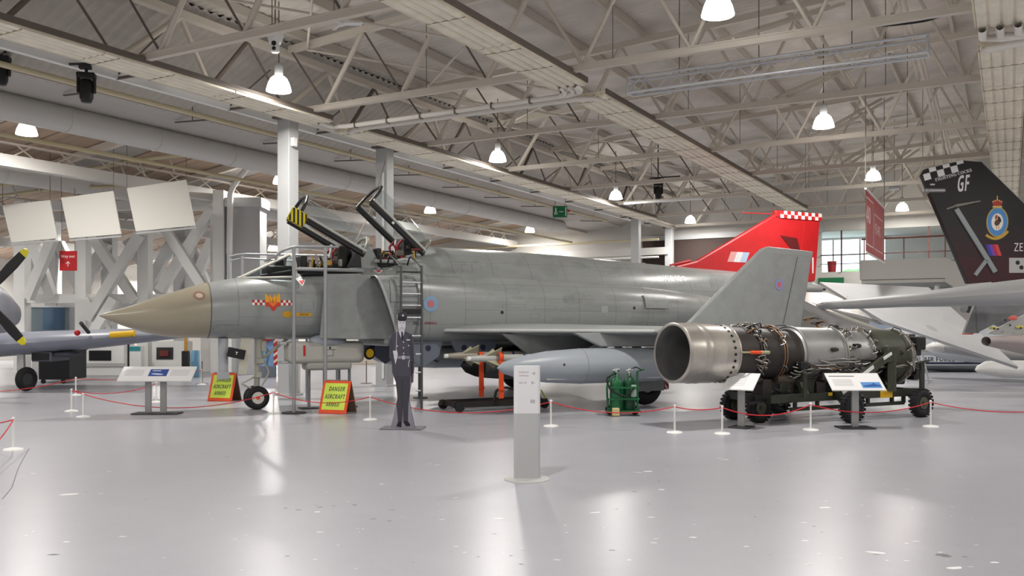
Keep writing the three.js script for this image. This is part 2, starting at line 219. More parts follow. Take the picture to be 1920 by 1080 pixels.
  for (const [y, r, lab] of [[5.75, 0.06, 'yellowed pipe along the far end wall of the side hall'], [4.9, 0.05, 'thin white pipe below the end beam of the side hall']]) one('end_pipe', rod(B(-14.8, y, 40.9), B(-33, y, 40.9), r), y > 5 ? mat('#cabf9e', 0.5) : M.white, lab, 'pipe');
  { const o = thing('end_panelling', 'row of white upright panels on the far end wall behind the jet spine', 'panelling'); for (let i = 0; i < 9; i++) obj('panel', box(i % 3 ? 0.9 : 0.35, 4.7, 0.12, -16 - i * 1.3, 2.35, -41.8), i % 3 === 1 ? M.offwhite : M.white, o); }
  const sb = one('end_beam', bar(B(-14.4, 5.2, 41.2), B(-38, 5.2, 41.2), 0.3, 0.35), M.offwhite, 'white horizontal beam across the far end of the side hall', 'beam');
}
// radiant heating panels
{
  const prof = (w) => { const s = new THREE.Shape(), n = 4, p = w / n; s.moveTo(-w / 2, 0.1); s.lineTo(-w / 2 - 0.015, -0.02); for (let i = 0; i < n; i++) { const x = -w / 2 + i * p; s.lineTo(x + 0.012, 0.02); for (let q = 0; q <= 6; q++) { const e = q / 6 * Math.PI; s.lineTo(x + p / 2 - Math.cos(e) * (p / 2 - 0.014), 0.005 - Math.sin(e) * 0.03); } s.lineTo(x + p - 0.012, 0.02); } s.lineTo(w / 2 + 0.015, -0.02); s.lineTo(w / 2, 0.1); s.closePath(); return s; };
  const L = 2.9, panelG = new THREE.ExtrudeGeometry(prof(0.7), { depth: L - 0.03, bevelEnabled: false });
  { const p = panelG.attributes.position, uv = panelG.attributes.uv; for (let i = 0; i < p.count; i++) uv.setXY(i, p.getX(i) * 0.8, p.getZ(i) * 0.8); }
  const pipesG = join([0, 1, 2, 3].map((i) => rod(V(-0.2625 + i * 0.175, 0.04, 0), V(-0.2625 + i * 0.175, 0.04, L), 0.028, 8)));
  const clipG = box(0.71, 0.012, 0.014, 0, -0.022, L * 0.5);
  const clipM = mat('#a3977c', 0.6);
  const run = (a, y, t0, n, lab) => {
    const h = thing('radiant_heater', lab, 'heater', B(a, y, t0 + n * L));
    for (let i = 0; i < n; i++) { const z = i * L; const e = obj('heater_panel', panelG, M.heater, h); e.position.z = z; const q = obj('pipe', pipesG, M.heaterPipe, h); q.position.z = z; const c = obj('clip', clipG, clipM, h); c.position.z = z; const c2 = obj('clip', clipG, clipM, h); c2.position.z = z + L * 0.4; }
    obj('side_channel', box(0.03, 0.1, n * L, 0.375, 0.08, n * L / 2), M.steelDark, h);
    for (let i = 0; i <= n; i++) obj('hanger_rod', rod(V(0.25, 0.1, i * L), V(0.25, CH - y, i * L), 0.008, 5), M.steelDark, h);
  };
  run(-13.75, 6.22, 1.1, 5, 'cream radiant heater strip along the column girder, run ending before the first column'); run(-13.75, 6.22, 16.5, 7, 'cream radiant heater strip along the column girder, run passing both white columns');
  run(-7.45, 6.22, 1.1, 5, 'cream radiant heater strip over the jet spine, run ending at the pipe bend'); run(-7.45, 6.22, 16.5, 7, 'cream radiant heater strip from the pipe bend toward the red fin');
  run(-0.12, 6.22, 1.1, 5, 'stained heater strip stub above the white elbow pipes'); run(-0.12, 6.22, 16.6, 7, 'stained heater strip hanging above the black-tailed jet');
  const y = 6.16;
  const cp = thing('heater_pipe_loop', 'pair of white pipes crossing between the two cream heater strips', 'pipe');
  obj('pipe', pipe([B(-7.3, y + 0.05, 15.5), B(-7.35, y, 15.85), B(-7.6, y, 15.95), B(-13.2, y, 15.95), B(-13.6, y, 15.9), B(-13.7, y + 0.05, 15.5)], 0.055), M.whitePipe, cp);
  obj('pipe', pipe([B(-7.3, y + 0.05, 16.8), B(-7.35, y, 16.4), B(-7.6, y, 16.3), B(-13.2, y, 16.3), B(-13.6, y, 16.4), B(-13.7, y + 0.05, 16.8)], 0.055), M.whitePipe, cp);
  for (const x of [-7.28, -7.45, -7.62]) { obj('elbow', pipe([B(x, y + 0.06, 15.5), B(x, y, 15.78), B(x - 0.2, y, 15.92)], 0.045), M.whitePipe, cp); }
  for (let a = -8.5; a > -13.5; a -= 0.9) obj('pipe_clip', box(0.03, 0.13, 0.13, a, y, -15.95), M.steelDark, cp);
  const c3 = thing('heater_elbow', 'white elbow pipes joining the two stained heater strips', 'pipe');
  for (const x of [-0.38, -0.14, 0.1]) { obj('elbow', pipe([B(x, y, 15.5), B(x, y - 0.06, 15.85), B(x + 0.3, y - 0.06, 15.95), B(3, y - 0.06, 15.95)], 0.06), M.whitePipe, c3); }
  obj('elbow', pipe([B(-0.38, y, 16.75), B(-0.38, y - 0.06, 16.5), B(-0.1, y - 0.06, 16.35), B(3, y - 0.06, 16.35)], 0.06), M.whitePipe, c3);
  obj('elbow', pipe([B(-0.14, y, 16.75), B(-0.14, y - 0.05, 16.5), B(0.1, y - 0.05, 16.4)], 0.05), M.whitePipe, c3);
}
// pendant lamps
{
  const dome = lathe([[0.06, 0.3], [0.12, 0.29], [0.17, 0.24], [0.215, 0.14], [0.245, 0.03], [0.25, 0], [0.235, 0], [0.2, 0.12], [0.15, 0.22], [0.05, 0.27]], 28);
  const houseG = lathe([[0.0, 0.55], [0.07, 0.55], [0.085, 0.5], [0.085, 0.32], [0.06, 0.28]], 20), lensG = new THREE.CircleGeometry(0.23, 28).rotateX(Math.PI / 2).translate(0, 0.015, 0);
  for (const a of [-38.6, -30.2, -21.3, -12.9, -3.9, 5]) {  // leftmost row, and the next row's near lamp, added to brighten the side hall
    const Y = a < -35 ? 4.0 : a < -25 ? 5.1 : 6.33, len = (a < -14.3 ? annY(a) + 0.02 : topY(a) + 0.3) - Y;
    const l = thing('pendant_lamp', 'glowing white dome pendant lamp hung on a rod from the roof', 'lamp', B(a, Y, 13.4), 0, 'dome pendant lamps');
    obj('lamp_dome', dome, M.lampGlow, l); obj('gear_housing', houseG, M.lightgrey, l); obj('suspension_rod', rod(V(0, 0.5, 0), V(0, len, 0), 0.012, 6), M.steelDark, l); obj('lamp_lens', lensG, M.lampGlow, l);
    const p = new THREE.RectAreaLight('#fffaf4', LAMP_NITS, 0.4, 0.4); p.position.y = -0.03; p.rotation.x = -Math.PI / 2; p.name = 'lamp_light'; l.add(p);
    for (const t of [-4.4, 4.5, 22.2, 31, 39.9]) { if (a < -30 && t < 4) continue; dup(l, B(a, Y, t), 0); }
  }
}

// ---------- the grey jet ----------
// own axes: x from the nose tip to the tail, y up from the floor, z to port (toward the visitor)
const PHI = 28 * Math.PI / 180, NOSE = [-7.29, 15.72], PT = TH + PHI, P0 = W(NOSE[0], 0, NOSE[1]);
const jp = (x, y, z) => V(x, y, z).applyAxisAngle(UPV, PT).add(P0);         // jet axes -> world
function stations(rows) { // smooth interpolation of station rows by their first entry
  return (s) => { let i = 0; while (i < rows.length - 2 && s > rows[i + 1][0]) i++; const a = rows[i], b = rows[i + 1], p = rows[Math.max(0, i - 1)], q = rows[Math.min(rows.length - 1, i + 2)], h = b[0] - a[0], t = Math.max(0, Math.min(1, (s - a[0]) / h)); const o = [s];
    for (let k = 1; k < a.length; k++) { const sl = (b[k] - a[k]) / h; let m0 = p === a ? sl : (sl + (a[k] - p[k]) / (a[0] - p[0])) / 2, m1 = q === b ? sl : (sl + (q[k] - b[k]) / (q[0] - b[0])) / 2; if (p !== a && sl * (a[k] - p[k]) <= 0) m0 = 0; if (q !== b && sl * (q[k] - b[k]) <= 0) m1 = 0; const t2 = t * t, t3 = t2 * t; o.push(a[k] * (2 * t3 - 3 * t2 + 1) + m0 * h * (t3 - 2 * t2 + t) + b[k] * (3 * t2 - 2 * t3) + m1 * h * (t3 - t2)); } return o; };
}
const sp = (v, e) => Math.sign(v) * Math.pow(Math.abs(v), e);
// rows: s, top, bottom, widest height, centre z, half width, exponent
function loftAt(f) { return (s, ang) => { const [, T, Bo, C, z0, w, n] = f(s), c = Math.cos(ang), q = Math.sin(ang); return V(s, C + (q > 0 ? T - C : C - Bo) * sp(q, 2 / n), z0 + w * sp(c, 2 / n)); }; }
function loft(f, s0, s1, ns, na, shear) { const P = loftAt(f); return grid(na, ns, (u, v) => { const s = s0 + (s1 - s0) * v; const p = P(s, -Math.PI / 2 - u * Math.PI * 2); if (shear) p.x += shear(p, v); return p; }); }
const uvS = (g, L) => { const p = g.attributes.position, uv = g.attributes.uv; for (let i = 0; i < p.count; i++) uv.setXY(i, p.getX(i) / L, (p.getY(i) - 1.2) / 2.2); return g; };
const core = stations([[0, 1.775, 1.765, 1.77, 0, 0.004, 2], [0.1, 1.815, 1.715, 1.765, 0, 0.05, 2], [0.47, 1.935, 1.562, 1.75, 0, 0.188, 2], [1.01, 2.135, 1.41, 1.77, 0, 0.363, 2], [1.82, 2.394, 1.362, 1.88, 0, 0.516, 2], [2.4, 2.5, 1.345, 1.9, 0, 0.565, 2.05], [3.0, 2.57, 1.335, 1.92, 0, 0.6, 2.2], [3.6, 2.62, 1.33, 1.95, 0, 0.63, 2.4], [4.6, 2.72, 1.32, 2.0, 0, 0.68, 2.5], [5.3, 2.9, 1.31, 2.05, 0, 0.74, 2.4], [5.9, 3.12, 1.3, 2.1, 0, 0.8, 2.2], [6.4, 3.24, 1.28, 2.15, 0, 0.86, 2.05], [8.8, 3.2, 1.3, 2.15, 0, 0.92, 2], [11.0, 3.11, 1.38, 2.18, 0, 0.84, 2], [12.8, 3.03, 1.6, 2.25, 0, 0.7, 2], [14.5, 2.97, 2.05, 2.45, 0, 0.48, 2], [16, 2.88, 2.3, 2.55, 0, 0.31, 2], [17.3, 2.75, 2.42, 2.58, 0, 0.16, 2], [17.7, 2.66, 2.5, 2.58, 0, 0.07, 2]]);
const nacP = (sgn) => stations([[4.72, 2.55, 1.32, 1.95, sgn * 1.0, 0.3, 3.2], [5.3, 2.58, 1.29, 1.95, sgn * 0.98, 0.36, 3], [6.2, 2.6, 1.27, 1.95, sgn * 0.9, 0.46, 2.7], [8, 2.58, 1.27, 1.93, sgn * 0.82, 0.56, 2.5], [10, 2.53, 1.32, 1.92, sgn * 0.76, 0.58, 2.4], [12, 2.42, 1.42, 1.92, sgn * 0.66, 0.53, 2.2], [13.2, 2.3, 1.52, 1.92, sgn * 0.58, 0.45, 2], [14.0, 2.2, 1.62, 1.92, sgn * 0.55, 0.36, 2]]);
{
  // airframe paint: patchy grey with panel joints, scuffs and rub marks
  const rr = rng(91);
  const paint = canvasTex(2048, 512, (g, w, h) => {
    g.fillStyle = '#909493'; g.fillRect(0, 0, w, h);
    for (let i = 0; i < 900; i++) { const a = 0.02 + rr() * 0.04, x = rr() * w, y = rr() * h, rx = 10 + rr() * 90, ry = 4 + rr() * 26; g.fillStyle = rr() > 0.5 ? `rgba(168,173,174,${a})` : `rgba(96,102,98,${a})`; g.beginPath(); g.ellipse(x, y, rx, ry, 0, 0, 6.3); g.fill(); }
    for (let i = 0; i < 60; i++) { g.fillStyle = `rgba(88,92,86,${0.05 + rr() * 0.1})`; const x = 700 + rr() * 900; g.beginPath(); g.ellipse(x, 20 + rr() * 300, 6 + rr() * 22, 8 + rr() * 40, rr(), 0, 6.3); g.fill(); }
    g.strokeStyle = 'rgba(74,80,80,0.38)'; g.lineWidth = 1.5;
    const X = (s) => s / 17.7 * w, Y = (y) => (1 - (y - 1.2) / 2.2) * h;
    for (const s of [2.3, 3.3, 5.1, 5.75, 6.5, 7.4, 8.3, 9.15, 10.1, 11.0, 11.9, 12.7, 13.6, 14.6, 15.6]) { g.beginPath(); g.moveTo(X(s), 0); g.lineTo(X(s), h); g.stroke(); }
    for (const [y, s0, s1] of [[2.42, 5.2, 14], [2.15, 6.5, 11.9], [1.9, 6.5, 12.7], [1.62, 5.2, 10], [2.9, 6.5, 16], [1.75, 2.3, 4.5], [2.2, 2.0, 3.4]]) { g.beginPath(); g.moveTo(X(s0), Y(y)); g.lineTo(X(s1), Y(y)); g.stroke(); }
    g.strokeStyle = 'rgba(70,74,74,0.28)'; for (let i = 0; i < 46; i++) { const x = X(2.3 + rr() * 12), y = Y(1.4 + rr() * 1.5); g.strokeRect(x, y, 18 + rr() * 50, 10 + rr() * 26); }
    g.fillStyle = 'rgba(60,64,64,0.55)'; for (let i = 0; i < 240; i++) g.fillRect(rr() * w, rr() * h, 2, 2);
    for (const [x, y] of [[10.6, 1.98], [7.3, 1.86]]) { g.fillStyle = '#1d1f20'; g.beginPath(); g.ellipse(X(x), Y(y), 4, 8, 0, 0, 6.3); g.fill(); }
    g.fillStyle = '#9da2a3'; g.fillRect(X(9.7), Y(2.02), 22, 36); g.strokeRect(X(9.7), Y(2.02), 22, 36);
  });
  paint.wrapS = paint.wrapT = THREE.MirroredRepeatWrapping;
  const skin = new THREE.MeshStandardMaterial({ map: paint, roughness: 0.3 });
  const skinPlain = mottled(0x8e9291, 0.14, 92, 8, 0.4), wingM = mottled(0x969a9a, 0.12, 93, 6, 0.36);
  const jet = thing('fighter_jet', 'large grey fighter jet with red fin, open canopies and folded wingtip', 'aircraft', P0, PT);
  obj('fuselage', uvS(loft(core, 1.82, 17.7, 120, 56), 17.7), skin, jet);
  const radome = obj('radome', [loft(core, 0, 1.82, 40, 48)], mottled(0x98917f, 0.08, 94, 4, 0.3), jet);
  obj('radome_seam', [loft((s) => { const o = core(Math.min(s, 1.83)); return [s, o[1] + 0.003, o[2] - 0.003, o[3], 0, o[5] + 0.003, o[6]]; }, 1.815, 1.835, 1, 48)], mat('#5c5c58', 0.6), radome);
  obj('tail_light', [rod(V(17.66, 2.58, 0), V(17.85, 2.57, 0), 0.05, 12, 0.03)], M.darkgrey, jet);
  const nac = {};
  for (const sg of [1, -1]) {
    const f = nacP(sg); nac[sg] = f;
    const sh = (p, v) => (2.55 - p.y) * 0.34 * Math.max(0, 1 - v * 5);
    const n = obj('intake_trunk', uvS(loft(f, 4.72, 14.0, 70, 48, sh), 17.7), skin, jet);
    const inner = (s) => { const o = f(Math.min(s, 6)); return [s, o[1] - 0.03, o[2] + 0.03, o[3], o[4], o[5] - 0.03, o[6]]; };
    obj('intake_duct', loft(inner, 4.72, 6.2, 8, 40, (p, v) => (2.55 - p.y) * 0.34 * Math.max(0, 1 - v)), skinPlain, n);
    obj('duct_end', loftCap(inner, 6.2), skinPlain, n);
    obj('intake_lip', loft((s) => { const o = f(s), k = Math.sin((s - 4.7) / 0.06 * Math.PI) * 0.012; return [s, o[1] + k, o[2] - k, o[3], o[4], o[5] + k, o[6]]; }, 4.7, 4.76, 4, 40, (p, v) => (2.55 - p.y) * 0.34), mat('#a7abab', 0.4), n);
    obj('exhaust_nozzle', latheX([[0.36, 0], [0.4, 0.2], [0.34, 0.7], [0.3, 0.72], [0.33, 0.2], [0.05, 0.1]], 32).translate(13.8, 1.91, sg * 0.55), mat('#4b4743', 0.45, 0.7), n);
    const ramp = obj('splitter_plate', poly([[3.74, 1.36], [3.86, 2.57], [4.55, 2.6], [4.62, 1.33]], 0.04, 0.01).translate(0, 0, sg * 0.76), skinPlain, jet);
    obj('ramp_panel', poly([[4.56, 1.34], [4.52, 2.58], [5.3, 2.55], [5.35, 1.33]], 0.03, 0.005).rotateY(-sg * 0.09).translate(-0.02, 0, sg * 0.36), skinPlain, ramp);
    obj('plate_bracket', [box(0.7, 0.06, 0.16, 4.3, 2.3, sg * 0.69), box(0.7, 0.06, 0.16, 4.3, 1.6, sg * 0.69)], skinPlain, ramp);
  }
  function loftCap(f, s) { const P = loftAt(f), c = f(s); return grid(40, 1, (u, v) => P(s, u * 6.2832).sub(V(s, c[3], c[4])).multiplyScalar(v).add(V(s, c[3], c[4]))); }
  // decals follow the skin
  const patch = (f, s0, s1, y0, y1, m, parent, name, off = 0.006, n = 14) => obj(name, grid(n, n, (u, v) => { const s = s0 + (s1 - s0) * u, y = y0 + (y1 - y0) * v; const [, T, Bo, C, z0, w, e] = f(s); const k = Math.min(0.999, Math.abs((y - C) / (y > C ? T - C : C - Bo))); const q = Math.pow(k, e / 2), c = Math.sqrt(Math.max(0, 1 - q * q)); return V(s, y, z0 + w * Math.pow(c, 2 / e) + off); }), m, parent);
  const roundel = decalMat(128, 128, (g) => { g.clearRect(0, 0, 128, 128); g.fillStyle = '#7fa0c0'; g.beginPath(); g.arc(64, 64, 63, 0, 7); g.fill(); g.fillStyle = '#bd6f74'; g.beginPath(); g.arc(64, 64, 31, 0, 7); g.fill(); });
  patch(nac[1], 5.6, 5.91, 1.86, 2.17, roundel, jet, 'roundel');
  const badge = decalMat(512, 256, (g) => {
    g.clearRect(0, 0, 512, 256);
    const chk = (x0) => { for (let i = 0; i < 5; i++) for (let j = 0; j < 2; j++) { g.fillStyle = (i + j) % 2 ? '#ece8e4' : '#b3212b'; g.fillRect(x0 + i * 31, 104 + j * 34, 31, 34); } };
    chk(2); chk(355);
    g.fillStyle = '#e8a21c'; g.beginPath(); g.moveTo(165, 10); g.lineTo(210, 70); g.lineTo(222, 30); g.lineTo(250, 82); g.lineTo(290, 24); g.lineTo(300, 70); g.lineTo(345, 4); g.lineTo(352, 120); g.lineTo(330, 150); g.lineTo(180, 150); g.lineTo(164, 110); g.closePath(); g.fill();
    g.fillStyle = '#c8381c'; g.beginPath(); g.moveTo(160, 150); g.lineTo(195, 125); g.lineTo(225, 148); g.lineTo(255, 118); g.lineTo(290, 146); g.lineTo(320, 126); g.lineTo(360, 152); g.lineTo(340, 190); g.lineTo(310, 180); g.lineTo(290, 222); g.lineTo(262, 250); g.lineTo(235, 222); g.lineTo(215, 184); g.lineTo(180, 194); g.closePath(); g.fill();
    g.fillStyle = '#e87722'; g.beginPath(); g.moveTo(205, 140); g.lineTo(250, 96); g.lineTo(310, 140); g.lineTo(258, 190); g.closePath(); g.fill();
    g.strokeStyle = '#5b2a14'; g.lineWidth = 5; g.beginPath(); g.moveTo(258, 90); g.lineTo(258, 150); g.moveTo(206, 80); g.lineTo(225, 140); g.moveTo(304, 80); g.lineTo(288, 140); g.stroke();
  });
  patch(core, 2.53, 3.28, 1.85, 2.22, badge, jet, 'squadron_badge');
  const arrow = decalMat(256, 64, (g) => { g.clearRect(0, 0, 256, 64); g.fillStyle = '#c8971c'; g.beginPath(); g.ellipse(52, 32, 44, 28, 0, 0, 7); g.fill(); g.beginPath(); g.moveTo(112, 32); g.lineTo(140, 10); g.lineTo(140, 18); g.lineTo(252, 18); g.lineTo(252, 46); g.lineTo(140, 46); g.lineTo(140, 54); g.closePath(); g.fill(); g.fillStyle = '#3a2c10'; g.font = 'bold 20px sans-serif'; g.fillText('RESCUE', 150, 39); });
  patch(core, 3.06, 3.64, 1.735, 1.875, arrow, jet, 'rescue_arrow');
  const xv = decalMat(512, 128, (g) => { g.clearRect(0, 0, 512, 128); g.fillStyle = '#f4f6f6'; g.font = 'bold 126px sans-serif'; g.save(); g.scale(0.98, 1); g.fillText('XV 424', 40, 106); g.restore(); });
  patch(core, 11.83, 12.75, 2.6, 2.8, xv, jet, 'serial_number');
  const nm = decalMat(512, 64, (g) => { g.clearRect(0, 0, 512, 64); g.font = 'bold 44px monospace'; g.fillStyle = '#3c3c3e'; g.fillText('CPL R', 70, 48); g.fillStyle = '#8d2630'; g.fillText('DANIELS', 240, 48); });
  patch(nac[1], 5.3, 6.02, 1.6, 1.69, nm, jet, 'stencilled_name');
  const tri = decalMat(128, 128, (g) => { g.clearRect(0, 0, 128, 128); g.fillStyle = '#e8e8e8'; g.beginPath(); g.moveTo(2, 6); g.lineTo(126, 6); g.lineTo(64, 124); g.fill(); g.fillStyle = '#c9303a'; g.beginPath(); g.moveTo(24, 18); g.lineTo(104, 18); g.lineTo(64, 96); g.fill(); });
  patch(core, 3.38, 3.56, 2.33, 2.48, tri, jet, 'warning_triangle'); patch(core, 4.9, 5.1, 2.62, 2.7, tri, jet, 'warning_triangle');
  const ring = decalMat(128, 128, (g) => { g.clearRect(0, 0, 128, 128); g.strokeStyle = '#a2484a'; g.lineWidth = 8; g.beginPath(); g.arc(64, 64, 56, 0, 7); g.stroke(); g.fillStyle = '#bfae9e'; g.beginPath(); g.arc(64, 64, 34, 0, 7); g.fill(); });
  patch(core, 1.53, 1.73, 2.06, 2.22, ring, radome, 'red_ring_mark');
  // access doors with real edges
  patch(core, 1.9, 2.35, 1.42, 1.6, skinPlain, jet, 'nose_access_door', 0.012, 8); patch(nac[1], 10.9, 11.6, 1.98, 2.3, skinPlain, jet, 'auxiliary_air_door', 0.035, 8); patch(nac[1], 4.95, 5.5, 2.05, 2.5, skinPlain, jet, 'bleed_panel', 0.01, 8);
  // windscreen
  const ws = obj('windscreen_frame', [tube([V(3.38, 2.5, 0.46), V(3.36, 2.78, 0.42), V(3.35, 2.93, 0.26), V(3.34, 2.97, 0), V(3.35, 2.93, -0.26), V(3.36, 2.78, -0.42), V(3.38, 2.5, -0.46)], 0.035, 30), rod(V(2.42, 2.5, 0.12), V(3.34, 2.96, 0.2), 0.022), rod(V(2.42, 2.5, -0.12), V(3.34, 2.96, -0.2), 0.022), tube([V(2.38, 2.5, 0.0), V(2.45, 2.49, 0.14), V(2.95, 2.5, 0.38), V(3.38, 2.52, 0.47)], 0.022), tube([V(2.38, 2.5, 0.0), V(2.45, 2.49, -0.14), V(2.95, 2.5, -0.38), V(3.38, 2.52, -0.47)], 0.022)], mat('#c8c8bf', 0.45), jet);
  const tq = (a, b, c, d) => grid(1, 1, (u, v) => a.clone().lerp(b, u).lerp(d.clone().lerp(c, u), v));
  const gdark = new THREE.MeshPhysicalMaterial({ color: '#c9d2d4', transmission: 1, thickness: 0, roughness: 0.04 });
  obj('front_pane', tq(V(2.44, 2.5, 0.12), V(2.44, 2.5, -0.12), V(3.33, 2.95, -0.2), V(3.33, 2.95, 0.2)), gdark, ws);
  for (const k of [1, -1]) obj('side_pane', grid(6, 6, (u, v) => { const lo = V(2.44 + u * 0.93, 2.5, k * (0.12 + 0.34 * Math.pow(u, 0.8))), hi = V(2.44 + u * 0.9, 2.5 + u * 0.45, k * (0.12 + u * 0.1)); return lo.lerp(hi, v).add(V(0, 0, k * 0.1 * u * Math.sin(v * 3.14))); }), gdark, ws);
  obj('instrument_coaming', [rbox(0.55, 0.24, 0.56, 3.15, 2.62, 0, 0.06), rbox(0.16, 0.2, 0.2, 3.15, 2.78, 0.03, 0.04), rod(V(2.75, 2.52, 0.25), V(3.3, 2.62, 0.34), 0.04)], M.black, ws);
  // cockpits: dark tub rims with seats, rails and harness in many colours
  const r2 = rng(55), bits = ['#6c1f24', '#8a1f2b', '#201f1c', '#3b3323', '#141414', '#5a5a50', '#b08c2c', '#8f8f88'].map((c) => mat(c, 0.6));
  for (const [s0, s1, y, nm2] of [[3.5, 4.6, 2.62, 'front_cockpit'], [5.0, 5.95, 2.82, 'rear_cockpit']]) {
    const ck = obj(nm2, [rbox(s1 - s0, 0.12, 0.9, (s0 + s1) / 2, y, 0, 0.03), rbox(0.12, 0.45, 0.7, s0 + 0.06, y + 0.1, 0, 0.03)], M.black, jet);
    obj('cockpit_sill', [rbox(s1 - s0 + 0.2, 0.07, 0.07, (s0 + s1) / 2, y + 0.05, 0.5, 0.02), rbox(s1 - s0 + 0.2, 0.07, 0.07, (s0 + s1) / 2, y + 0.05, -0.5, 0.02)], skinPlain, ck);
    obj('ejection_seat', [rbox(0.2, 0.62, 0.42, s1 - 0.22, y + 0.26, 0, 0.05), rbox(0.28, 0.26, 0.36, s1 - 0.2, y + 0.45, 0, 0.08), rbox(0.4, 0.2, 0.42, s1 - 0.45, y + 0.1, 0, 0.06)], mat('#2a2a26', 0.7), ck);
    for (let i = 0; i < 34; i++) { const x = s0 + 0.12 + r2() * (s1 - s0 - 0.2), z = (r2() - 0.35) * 0.8, h = y + 0.06 + r2() * (0.12 + 0.34 * (x - s0) / (s1 - s0)); obj('cockpit_fitting', r2() > 0.5 ? rbox(0.05 + r2() * 0.1, 0.04 + r2() * 0.12, 0.04 + r2() * 0.08, x, h, z, 0.015) : rod(V(x, h - 0.1, z), V(x + (r2() - 0.5) * 0.25, h + 0.12, z + (r2() - 0.5) * 0.1), 0.012 + r2() * 0.012, 6), bits[Math.floor(r2() * 8)], ck); }
    for (const z of [0.24, -0.24]) obj('seat_strap', tube([V(s1 - 0.35, y + 0.52, z), V(s1 - 0.45, y + 0.4, z), V(s1 - 0.42, y + 0.2, z * 0.7)], 0.025), bits[1], ck);
  }
  obj('centre_arch', [poly([[4.42, 2.72], [4.68, 3.2], [4.8, 3.22], [4.93, 3.1], [5.1, 2.78], [5.1, 2.66], [4.42, 2.64]], 0.86, 0.08)], skinPlain, jet);
  obj('arch_shade_block', [poly([[4.4, 2.74], [4.64, 3.16], [4.67, 2.74]], 0.9, 0.01)], M.black, jet);  // solid wedge, black for the darkness inside the arch
  obj('grab_handle', [tube([V(5.05, 2.72, 0.56), V(5.02, 2.98, 0.56), V(5.12, 3.06, 0.56), V(5.3, 3.04, 0.56), V(5.32, 2.8, 0.56)], 0.018)], M.black, jet);
  // open canopies
  const canopy = (hinge, len, ang, w, yell) => {
    const o = new THREE.Group(); o.name = 'canopy'; jet.add(o); o.position.copy(hinge); o.rotation.z = -ang;        // local -x points to the front edge
    const rim = (x, hh, ww) => tube([V(x, 0, ww), V(x, hh * 0.6, ww * 0.92), V(x, hh * 0.95, ww * 0.5), V(x, hh, 0), V(x, hh * 0.95, -ww * 0.5), V(x, hh * 0.6, -ww * 0.92), V(x, 0, -ww)], 0.035, 30);
    obj('canopy_frame', [rod(V(0, 0, w), V(-len, 0, w * 0.96), 0.045), rod(V(0, 0, -w), V(-len, 0, -w * 0.96), 0.045), rbox(len, 0.12, 0.04, -len / 2, 0.02, w, 0.015), rbox(len, 0.12, 0.04, -len / 2, 0.02, -w, 0.015)], M.black, o);
    obj('front_arch', rim(-len, 0.5, w * 0.96), mat('#1f201e', 0.4), o); obj('rear_arch', rim(-0.04, 0.4, w), mat('#84877f', 0.45), o);
    obj('outer_rail', [rbox(len, 0.05, 0.04, -len / 2, 0.09, w + 0.02, 0.012), rbox(len, 0.05, 0.04, -len / 2, 0.09, -w - 0.02, 0.012)], mat('#b8bab6', 0.4), o);
    obj('canopy_glass', grid(10, 24, (u, v) => { const a = Math.PI * v, hh = 0.4 + 0.09 * u + 0.06 * Math.sin(u * 3.14); return V(-len * u, Math.max(0.1, hh * Math.pow(Math.sin(a), 0.8)), w * Math.cos(a)); }), new THREE.MeshPhysicalMaterial({ color: '#eef2f2', transmission: 1, thickness: 0, roughness: 0.05 }), o);
    if (yell) { const t = textMat(128, 128, (g) => { g.fillStyle = '#e6d51a'; g.fillRect(0, 0, 128, 128); g.strokeStyle = '#15150f'; g.lineWidth = 15; for (let i = -4; i < 8; i++) { g.beginPath(); g.moveTo(i * 34, -5); g.lineTo(i * 34 + 60, 135); g.stroke(); } }); obj('hazard_cushion', rbox(0.34, 0.28, 0.1, -len - 0.02, -0.03, w + 0.02, 0.03), t, o); }
    else { obj('mirror_box', [rbox(0.2, 0.05, 0.12, -len * 0.55, 0.1, w * 0.6, 0.02), rod(V(-len * 0.9, 0.05, w * 0.8), V(-len * 0.1, 0.05, w * 0.75), 0.03)], M.darkgrey, o); obj('small_label', box(0.05, 0.05, 0.01, -len * 0.6, 0.02, w + 0.03), M.white, o); }
    return o;
  };
  canopy(V(4.72, 2.98, 0), 1.46, 0.49, 0.44, true); canopy(V(5.98, 3.04, 0), 1.5, 0.72, 0.44, false);
  obj('canopy_strut', [rod(V(4.1, 2.6, 0), V(4.2, 3.2, 0), 0.025)], M.alu, jet); obj('canopy_strut', [rod(V(5.5, 2.8, 0), V(5.55, 3.36, 0), 0.025)], M.alu, jet);
  // fin
  const redM = mottled(0xbb2226, 0.12, 95, 6, 0.38);
  const fin = obj('tail_fin', poly([[12.7, 2.92], [12.75, 3.05], [13.4, 3.2], [16.0, 4.5], [17.6, 4.43], [17.42, 2.78], [16.9, 2.7]], 0.13, 0.045), redM, jet);
  obj('fin_cap', rbox(1.72, 0.2, 0.17, 16.82, 4.5, 0, 0.05), redM, fin);
  const chk = textMat(512, 64, (g) => { for (let i = 0; i < 12; i++) for (let j = 0; j < 2; j++) { g.fillStyle = (i + j) % 2 ? '#ece9e6' : '#bb2226'; g.fillRect(i * 512 / 12, j * 32, 43, 32); } });
  obj('checker_band', [box(1.5, 0.19, 0.004, 16.88, 4.5, 0.088), box(1.5, 0.19, 0.004, 16.88, 4.5, -0.088)], chk, fin);
  obj('rudder', poly([[16.75, 2.82], [17.0, 4.4], [17.58, 4.38], [17.42, 2.82]], 0.136, 0.02), redM, fin);
